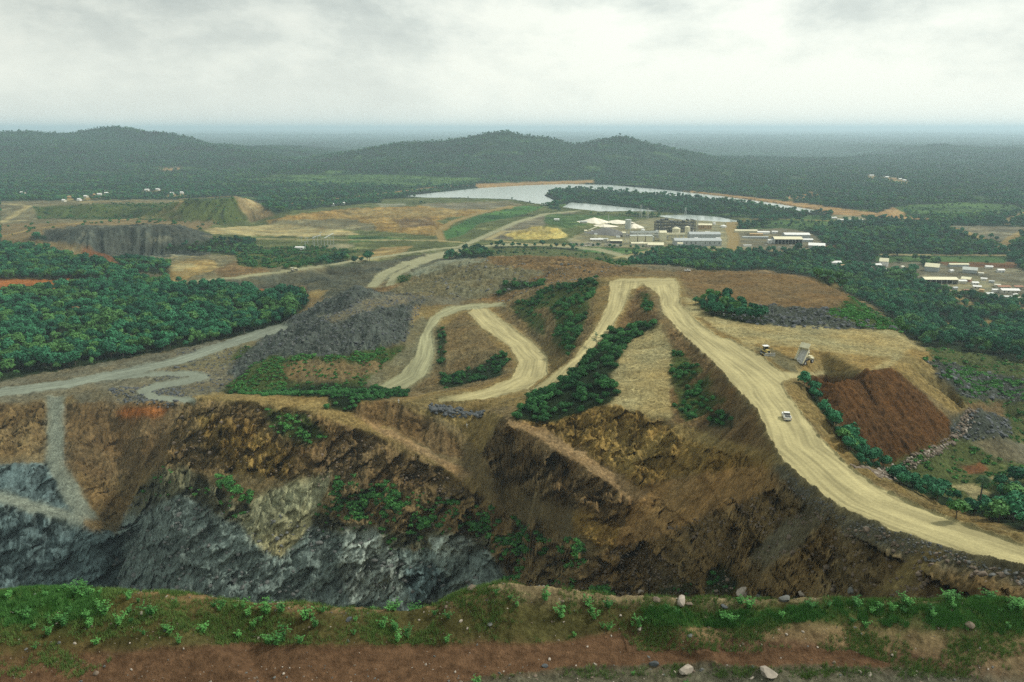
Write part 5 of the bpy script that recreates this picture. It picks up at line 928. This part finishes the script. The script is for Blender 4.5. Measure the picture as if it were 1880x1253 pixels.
# ------------------------------------------------------------------ vehicles
def wheel(parent, x, y, r, w, name='wheel', rim=None):
    o = MB().cyl((x, y-w/2, r), (x, y+w/2, r), r, 18).build(name, Mblk, parent, .04*r); MB().cyl((x, y-w/2-.02, r), (x, y+w/2+.02, r), r*.5, 12).build('rim', rim or Mdust, o); return o
def pickup(label, loc, rz, group=None, s=1):
    e = thing('pickup_truck', label, 'pickup', loc, rz, group, s)     # x forward
    prof = [(-2.5, .45), (2.35, .45), (2.45, .75), (2.35, 1.02), (1.25, 1.12), (.95, 1.12), (-.45, 1.12), (-.45, 1.10), (-2.5, 1.10)]
    MB().prism(prof, -.84, .84).build('body', Mw, e, .05)
    MB().box(-2.42, -.5, -.84, -.74, 1.10, 1.28).box(-2.42, -.5, .74, .84, 1.10, 1.28).box(-.62, -.5, -.74, .74, 1.10, 1.28).build('bed_rail', Mw, e, .02); MB().box(-2.38, -.62, -.74, .74, 1.105, 1.125).build('bed_floor', Mdk, e); MB().box(-2.52, -2.42, -.84, .84, .62, 1.28).build('tailgate', Mw, e, .02)
    MB().prism([(-.45, 1.12), (1.2, 1.12), (.62, 1.70), (-.36, 1.70)], -.72, .72).build('window', Mglass, e, .03); MB().box(-.42, .66, -.74, .74, 1.69, 1.80, .06, .05).build('cab_roof', Mw, e, .03)
    p = MB()
    for sy_ in (-1, 1): p.add([(1.2, sy_*.73, 1.12), (1.1, sy_*.73, 1.12), (.58, sy_*.73, 1.72), (.68, sy_*.73, 1.72)], [(0, 1, 2, 3)]).box(.22, .32, sy_*.735-.01, sy_*.735+.01, 1.1, 1.7).box(-.45, -.34, sy_*.735-.02, sy_*.735+.02, 1.1, 1.7)
    p.build('pillar', Mw, e); MB().box(2.38, 2.55, -.8, .8, .42, .62).box(-2.66, -2.52, -.7, .7, .45, .6).build('bumper', Mdk, e, .02)
    for sy_ in (-1, 1): MB().box(2.38, 2.46, sy_*.62-.14, sy_*.62+.14, .74, .92).build('headlight', Mglass, e); MB().box(-2.55, -2.51, sy_*.76-.07, sy_*.76+.07, .8, 1.05).build('tail_light', Mred, e)
    for x_ in (-1.6, 1.5):
        for sy_ in (-1, 1): wheel(e, x_, sy_*.76, .38, .24)
    return e
def road_frame(px, py, qx, qy, lo=95):
    a = on(px, py, lo); b = on(qx, qy, lo); return a, math.atan2(b[1]-a[1], b[0]-a[0])
loc, rz = road_frame(1443.5, 770, 1424, 742)
pickup('white pickup with empty open bed driving up the pale haul road', (loc[0], loc[1], loc[2]+.03), rz, None, 1.2)
def dumper(label, loc, rz, tilt=0, s=1, name='dump_truck', body=Mcream):
    e = thing(name, label, 'dump truck', loc, rz, None, s)            # x forward, origin on the ground
    MB().box(-3.6, 4.3, -.75, .75, 1.1, 1.9).box(-3.4, -2.0, -1.5, 1.5, .9, 1.5).build('frame', Mdk, e, .05)
    MB().box(2.6, 4.5, -1.9, 1.9, 1.5, 2.5).box(3.0, 4.6, -.95, .95, 1.2, 2.95).build('engine_deck', body, e, .08); MB().box(4.6, 4.66, -.85, .85, 1.3, 2.8).build('grille', Mdk, e)
    c = MB().box(2.3, 3.9, .25, 1.85, 2.5, 4.1, .12, .08).build('cab', body, e, .06); MB().box(3.72, 3.9, .4, 1.7, 3.1, 3.85).box(2.6, 3.6, 1.80, 1.84, 3.1, 3.85).box(2.6, 3.6, .26, .3, 3.1, 3.85).build('window', Mglass, c); MB().box(2.2, 4.1, .15, 1.95, 4.1, 4.22).build('cab_roof', Mw, c)
    MB().cyl((4.5, -1.95, 2.5), (4.5, 1.95, 2.5), .05, 6).cyl((4.5, -1.95, 3.3), (4.5, 1.95, 3.3), .05, 6).cyl((4.5, -1.95, 1.6), (4.5, -1.95, 3.3), .05, 6).cyl((4.5, 0, 2.5), (4.5, 0, 3.3), .05, 6).build('handrail', Myel, e)
    for sy_ in (-1, 1):
        wheel(e, 3.1, sy_*1.75, .95, .6); wheel(e, -2.3, sy_*1.75, .95, .6); wheel(e, -2.3, sy_*1.05, .95, .6); MB().box(4.6, 4.68, sy_*1.4-.2, sy_*1.4+.2, 1.7, 2.0).build('headlight', Mw, e)
    # tipping body: hinge at the rear
    hx, hz = -3.1, 1.95; T = Matrix.Translation((hx, 0, hz)) @ Matrix.Rotation(-tilt, 4, 'Y') @ Matrix.Translation((-hx, 0, -hz))
    def tb(mb, nm, mt_, par):
        mb.v = [tuple(T @ Vector(p)) for p in mb.v]; return mb.build(nm, mt_, par, .03)
    d = tb(MB().box(-4.6, 2.2, -2.0, 2.0, 1.95, 2.15), 'dump_body', body, e); tb(MB().box(-4.6, 2.0, -1.88, 1.88, 2.16, 2.2), 'bed_liner', Mdust, d)
    tb(MB().add([(-4.6, 1.9, 2.15), (2.2, 1.9, 2.15), (2.2, 2.15, 3.7), (-4.4, 2.1, 2.9), (-4.6, 2.05, 2.15), (2.2, 2.05, 2.15), (2.2, 2.3, 3.7), (-4.4, 2.25, 2.9)], [(0, 1, 2, 3), (7, 6, 5, 4), (0, 4, 5, 1), (1, 5, 6, 2), (2, 6, 7, 3), (3, 7, 4, 0)]).add([(-4.6, -1.9, 2.15), (2.2, -1.9, 2.15), (2.2, -2.15, 3.7), (-4.4, -2.1, 2.9), (-4.6, -2.05, 2.15), (2.2, -2.05, 2.15), (2.2, -2.3, 3.7), (-4.4, -2.25, 2.9)], [(3, 2, 1, 0), (4, 5, 6, 7), (1, 5, 4, 0), (2, 6, 5, 1), (3, 7, 6, 2), (0, 4, 7, 3)]), 'side_wall', body, d)
    tb(MB().box(2.05, 2.3, -2.15, 2.15, 2.15, 3.9), 'headboard', body, d); tb(MB().box(2.1, 4.5, -2.2, 2.2, 3.9 if not tilt else 3.85, 4.05), 'canopy', body, d)
    if tilt:
        for sy_ in (-.5, .5): q = T @ Vector((.6, sy_, 1.95)); MB().cyl((.2, sy_, 1.5), tuple(q), .13, 8).build('hoist', Mw, e)
    return e
loc = on(1476, 668); dumper('cream dump truck with its body tipped up on the dump terrace', (loc[0], loc[1], loc[2]), R(38), R(50), .98)
loc, rz = road_frame(541, 498, 470, 506.5); dumper('small cream dump truck driving on the far embankment road', (loc[0], loc[1], loc[2]+.2), rz, 0, 1.0)
def dozer(label, loc, rz, s=1):
    e = thing('bulldozer', label, 'bulldozer', loc, rz, None, s)
    for sy_ in (-1, 1):
        t = MB().prism([(-2.1, .35), (-1.7, .05), (1.6, .05), (2.1, .4), (1.9, .95), (1.3, 1.1), (-1.6, 1.1), (-2.1, .85)], sy_*1.05-.3, sy_*1.05+.3).build('track', Mblk, e, .05); MB().box(-1.5, 1.4, sy_*1.05-.34, sy_*1.05+.34, .4, .75).build('roller_frame', Mdust, t)
    MB().box(-1.7, 2.0, -.7, .7, .7, 1.5).box(.4, 2.0, -.6, .6, 1.5, 2.1, .05, .05).build('hull', Myel, e, .06); MB().box(2.0, 2.05, -.5, .5, .9, 2.0).build('grille', Mdk, e)
    c = MB().box(-1.3, .2, -.7, .7, 1.5, 2.9, .06, .06).build('cab', Mglass, e, .03); MB().box(-1.5, .4, -.95, .95, 2.95, 3.1).build('cab_roof', Mw, c); MB().cyl((1.2, .35, 2.1), (1.2, .35, 3.0), .08, 8).build('exhaust', Mdk, e)
    MB().prism([(2.8, .1), (3.0, .1), (2.92, .7), (3.1, 1.4), (2.9, 1.4), (2.72, .7)], -1.9, 1.9).build('blade', Mdust, e, .02); MB().box(.2, 2.8, -1.5, -1.38, .45, .65).box(.2, 2.8, 1.38, 1.5, .45, .65).cyl((1.6, -.5, 1.7), (2.8, -.5, .9), .08, 8).cyl((1.6, .5, 1.7), (2.8, .5, .9), .08, 8).build('push_arm', Myel, e)
    MB().box(-2.9, -1.7, -.5, .5, .8, 1.1).box(-2.9, -2.7, -.1, .1, .1, 1.0).build('ripper', Mdk, e); return e
loc = on(1406, 652); dozer('bulldozer facing the viewer with its wide blade down beside the terrace', (loc[0], loc[1], loc[2]), R(-82), 1.25)
for px, py, r_, lab in ((1262, 499, 10, 'distant white pickup parked behind the dump plateau'), (1452, 452, 40, 'pickup parked in front of the dark workshop bays'), (1406, 451, -20, 'white pickup standing left of the white workshop office'), (1430, 455, 5, 'white pickup on the open front of the workshop yard'), (1600, 492, 80, 'pickup parked left of the low white annex'), (1668, 500, 20, 'pickup between the cream house and the grey barn')):
    x, y, z = on(px, py, 500); pickup(lab, (x, y, z+.05), R(r_))
# ------------------------------------------------------------------ palm, bare tree, pegs
M_palm = leaf_mat('leaves_palm', (.012, .035, .016), (.035, .085, .03))
def palm(label, loc, h):
    e = thing('palm_tree', label, 'palm', loc); P = [(.25*math.sin(t*2.2)*h*.06, 0, h*t*.92-.3) for t in np.linspace(0, 1, 9)]; v, f = tube(P, [.30-.12*i/8 for i in range(9)], 10); MB().add(v, f).build('trunk', M_bark, e, 0, True)
    tx, ty, tz = P[-1]; r = random.Random(4)
    for i in range(30):
        a = i*2.399; up = r.uniform(-.35, 1.15); L = r.uniform(3.0, 4.0); m_ = MB(); pts = []
        for k in range(10): t = k/9; q = L*t; pts.append(Vector((tx+q*math.cos(a)*math.cos(up*.7), ty+q*math.sin(a)*math.cos(up*.7), tz+q*math.sin(up)*.8-1.9*t*t*(1.3+.3*up))))
        for k in range(9):
            A, B = pts[k], pts[k+1]; d = (B-A).normalized(); sd_ = d.cross(Vector((0, 0, 1))).normalized()
            for u in (0, .33, .66):
                C0 = A.lerp(B, u); w0 = .75*math.sin(math.pi*(.12+.86*(k+u)/9))
                for sg in (-1, 1): m_.add([C0, C0+d*.13, C0+d*.35+sd_*sg*w0-Vector((0, 0, w0*.45))], [(0, 1, 2)])
            m_.add([A-sd_*.03, A+sd_*.03, B+sd_*.02, B-sd_*.02], [(0, 1, 2, 3)])
        m_.build('frond', M_palm, e)
x, y, z = on(1795, 938, 205); 
palm('lone dark palm standing above the bushes in the east valley', (x, y, z-.5), 13.5)
x, y, z = on(1094, 640, 200); e = thing('bare_tree', 'thin layered tree rising above the bush strip before the haul road ramp', 'tree', (x, y, z-.5)); v, f = tube([(0, 0, 0), (.1, 0, 3), (0, .1, 6), (.2, 0, 9)], [.16, .12, .08, .03]); MB().add(v, f).build('trunk', M_bark, e); P, Q, S = [], [], []; r = np.random.default_rng(8); b = MB()
for i in range(14):
    a = r.uniform(0, 6.28); h_ = r.uniform(4, 9); L = r.uniform(1.2, 3.0); b.cyl((0, 0, h_-.5), (L*math.cos(a), L*math.sin(a), h_+.2), .04, 4)
    for k in range(22): t = r.uniform(.4, 1.1); P.append((L*t*math.cos(a)+r.normal()*.3, L*t*math.sin(a)+r.normal()*.3, h_+r.normal()*.12)); Q.append((0, 0, 1)+r.normal(size=3)*.3); S.append(r.uniform(.2, .4))
b.build('branches', M_bark, e); v, f = quads(np.array(P), np.array(Q), S, r); MB().add(v, f).build('crown', L_tree, e)
for px, py, lab in ((732, 741, 'white survey peg on the brown crest behind the pit wall'), (857, 786, 'white survey peg with a crossbar in the shallow saddle'), (1329, 581, 'white survey peg beside the plateau grove')):
    x, y, z = on(px, py, 200); e = thing('survey_peg', lab, 'peg', (x, y, z-.2)); MB().cyl((0, 0, 0), (0, 0, 1.9), .11, 6).build('post', Mw, e); MB().box(-.5, .5, -.08, .08, 1.2, 1.38).build('crossbar', Mw, e)
# ------------------------------------------------------------------ rocks
def rock_mesh(seed, mat):
    import bmesh
    bm = bmesh.new(); bmesh.ops.create_icosphere(bm, subdivisions=2, radius=1); r = random.Random(seed); pl = [(Vector((r.gauss(0, 1), r.gauss(0, 1), r.gauss(0, 1))).normalized(), r.uniform(.45, .85)) for _ in range(9)]
    for v in bm.verts:
        for n_, d in pl:
            q = v.co.dot(n_)
            if q > d: v.co -= n_*(q-d)
        v.co.x *= 1.25; v.co.z *= .8
    me = bpy.data.meshes.new('boulder'); bm.to_mesh(me); bm.free(); me.materials.append(mat); return me
Mr1 = plain_mat('pale_stone', (.30, .26, .21), .9, .25, 2.5, 0, .4); Mr2 = plain_mat('dark_stone', (.055, .064, .068), .8, .35, 2, 0, .4); Mr3 = plain_mat('brown_stone', (.13, .10, .07), .9, .3, 2, 0, .4); Mr4 = plain_mat('grey_stone', (.095, .10, .092), .85, .3, 2, 0, .4)
RK = {k: [rock_mesh(i*7+j, m) for j in range(4)] for i, (k, m) in enumerate((('p', Mr1), ('d', Mr2), ('b', Mr3), ('g', Mr4)))}
bl = [(1368,1095,15,'p','large pale boulder on the pit edge above the green turf'),(1250,1108,12,'p','pale boulder left of the largest one on the pit edge'),(1395,1100,8,'g','small grey boulder touching the foot of the large pale boulder'),(1440,1103,11,'g','rounded grey boulder on the pit edge between the two pale ones'),(1480,1095,12,'p','pale flat boulder at the right of the pit edge boulders'),(1180,1092,8,'p','small pale boulder on the left shoulder of the pale bank'),(1562,1092,9,'g','grey boulder at the rim where the turf begins'),(1205,1104,7,'b','brown boulder beside the pale boulder on the rim'),(866,1082,9,'b','brown boulder at the left tip of the pale bank'),(1330,1118,6,'d','dark stone half sunk in the grass below the large boulder'),(640,1140,6,'d','dark stone lying on the weedy left berm'),(1780,1150,7,'b','brown stone at the turf edge by the track'),(1265,1112,6,'b','small brown rock in front of the second pale boulder'),(900,1150,5,'g','grey stone on the bare middle of the berm'),(1200,1222,8,'d','dark stone at the lower verge of the red track'),(1260,1235,12,'p','white stone at the bottom edge verge'),(1410,1240,14,'p','widest white stone at the bottom edge verge'),(1000,1225,5,'d','small dark stone on the lower verge left of the weeds')]
for i, (px, py, s_, k, lab) in enumerate(bl):
    x, y, z = on(px, py, 35); o = bpy.data.objects.new('boulder', RK[k][i % 4]); COL.objects.link(o); q = s_/FP*math.hypot(math.hypot(x, y), CZ-z); o.location = (x, y, z+q*.25); o.scale = (q, q, q*.8); o.rotation_euler = (0, 0, i*1.3); o['label'] = lab; o['category'] = 'boulder'
def rubble(name, key, s, n, lo, hi, dmin=95, dmax=900):
    m = inpoly(GPX, GPY, PT(s)) & (DG > dmin) & (DG < dmax) & (RD == 0); x, y, z = pick(m, np.ones_like(DG), n); return np.stack([x, y, z], 1), rng.uniform(lo, hi, n)**1.0*np.where(rng.uniform(size=n) < .08, 1.8, 1), key
groups = [rubble('', 'd', "783,742 800,744 860,752 890,756 885,765 850,768 800,760", 500, .4, 1.2), rubble('', 'g', "512,601 576,563 655,526 700,538 782,545 768,580 744,628 690,642 600,654 500,652 430,694 415,684 460,640", 2400, .25, .75), rubble('', 'd', "512,601 576,563 655,526 700,538 782,545 768,580 744,628 690,642 600,654 500,652 430,694", 2200, .25, .9),
    rubble('', 'd', "1690,655 1885,700 1885,740 1770,730 1720,690", 330, .3, 1.2, 240), rubble('', 'd', "1745,765 1800,750 1850,770 1860,800 1790,812 1745,800", 300, .3, 1.1, 200), rubble('', 'b', "1530,850 1620,866 1745,800 1775,745 1790,760 1760,810 1640,880 1540,870", 900, .25, .9, 200), rubble('', 'p', "1600,868 1700,830 1760,800 1780,760 1790,780 1740,820 1640,885", 260, .3, .8, 200),
    rubble('', 'd', "1390,560 1540,570 1645,606 1500,604 1380,596 1340,580", 900, .4, 1.2, 300), rubble('', 'g', "1440,858 1480,897 1560,952 1885,1055 1885,1085 1560,985 1450,905", 500, .08, .3, 95), rubble('', 'b', "1125,1008 1448,892 1560,960 1885,1055 1885,1140 1000,1140", 1400, .12, .5, 95), rubble('', 'g', "180,1100 240,905 620,965 900,1060 900,1120", 500, .3, 1.0, 200), rubble('', 'b', "345,733 560,755 850,882 1040,1090 560,880 300,860", 500, .2, .6, 200), rubble('', 'd', "195,716 330,700 345,735 310,748 220,740", 300, .3, .9, 300), rubble('', 'd', "330,640 460,640 430,690 400,720 300,745 250,740", 400, .2, .8, 300), rubble('', 'g', "850,476 1150,488 1095,512 930,556 760,546", 700, .3, 1.3, 500, 1000)]
P_ = np.concatenate([g[0] for g in groups]); S__ = np.concatenate([g[1] for g in groups]); ky = np.concatenate([np.full(len(g[0]), 'gdbp'.index(g[2])) for g in groups])
stuff('rubble', RK['g']+RK['d']+RK['b']+RK['p'], P_, S__, rng.uniform(0, 6, len(P_)), ky*4+rng.integers(0, 4, len(P_)))
nn = 1500; x, y, z = pick(near & (GPY < 1253) & inview, np.where(GPY > 1220, 2.0, np.where(RD == 2, .35, 1)), nn); stuff('gravel', RK['g']+RK['b']+RK['p'], np.stack([x, y, z], 1), np.minimum(.03+rng.exponential(.035, nn), .22), rng.uniform(0, 6, nn), rng.integers(0, 12, nn))
# ------------------------------------------------------------------ haze
me = bpy.data.meshes.new('haze'); X0, X1, Y0, Y1, Z0, Z1 = -95000, 95000, -400, 96000, -35, 300
me.from_pydata([(x, y, z) for z in (Z0, Z1) for y in (Y0, Y1) for x in (X0, X1)], [], [(0, 2, 3, 1), (4, 5, 7, 6), (0, 1, 5, 4), (2, 6, 7, 3), (0, 4, 6, 2), (1, 3, 7, 5)])
m = bpy.data.materials.new('haze'); m.use_nodes = True; t = m.node_tree; t.nodes.clear(); o_ = N('ShaderNodeOutputMaterial', t); v = N('ShaderNodeVolumePrincipled', t)
v.inputs['Color'].default_value = (.68, .88, 1.0, 1); v.inputs['Density'].default_value = HAZE; v.inputs['Anisotropy'].default_value = .2; t.links.new(v.outputs[0], o_.inputs['Volume'])
me.materials.append(m); ho = bpy.data.objects.new('haze', me); COL.objects.link(ho); ho['kind'] = 'stuff'
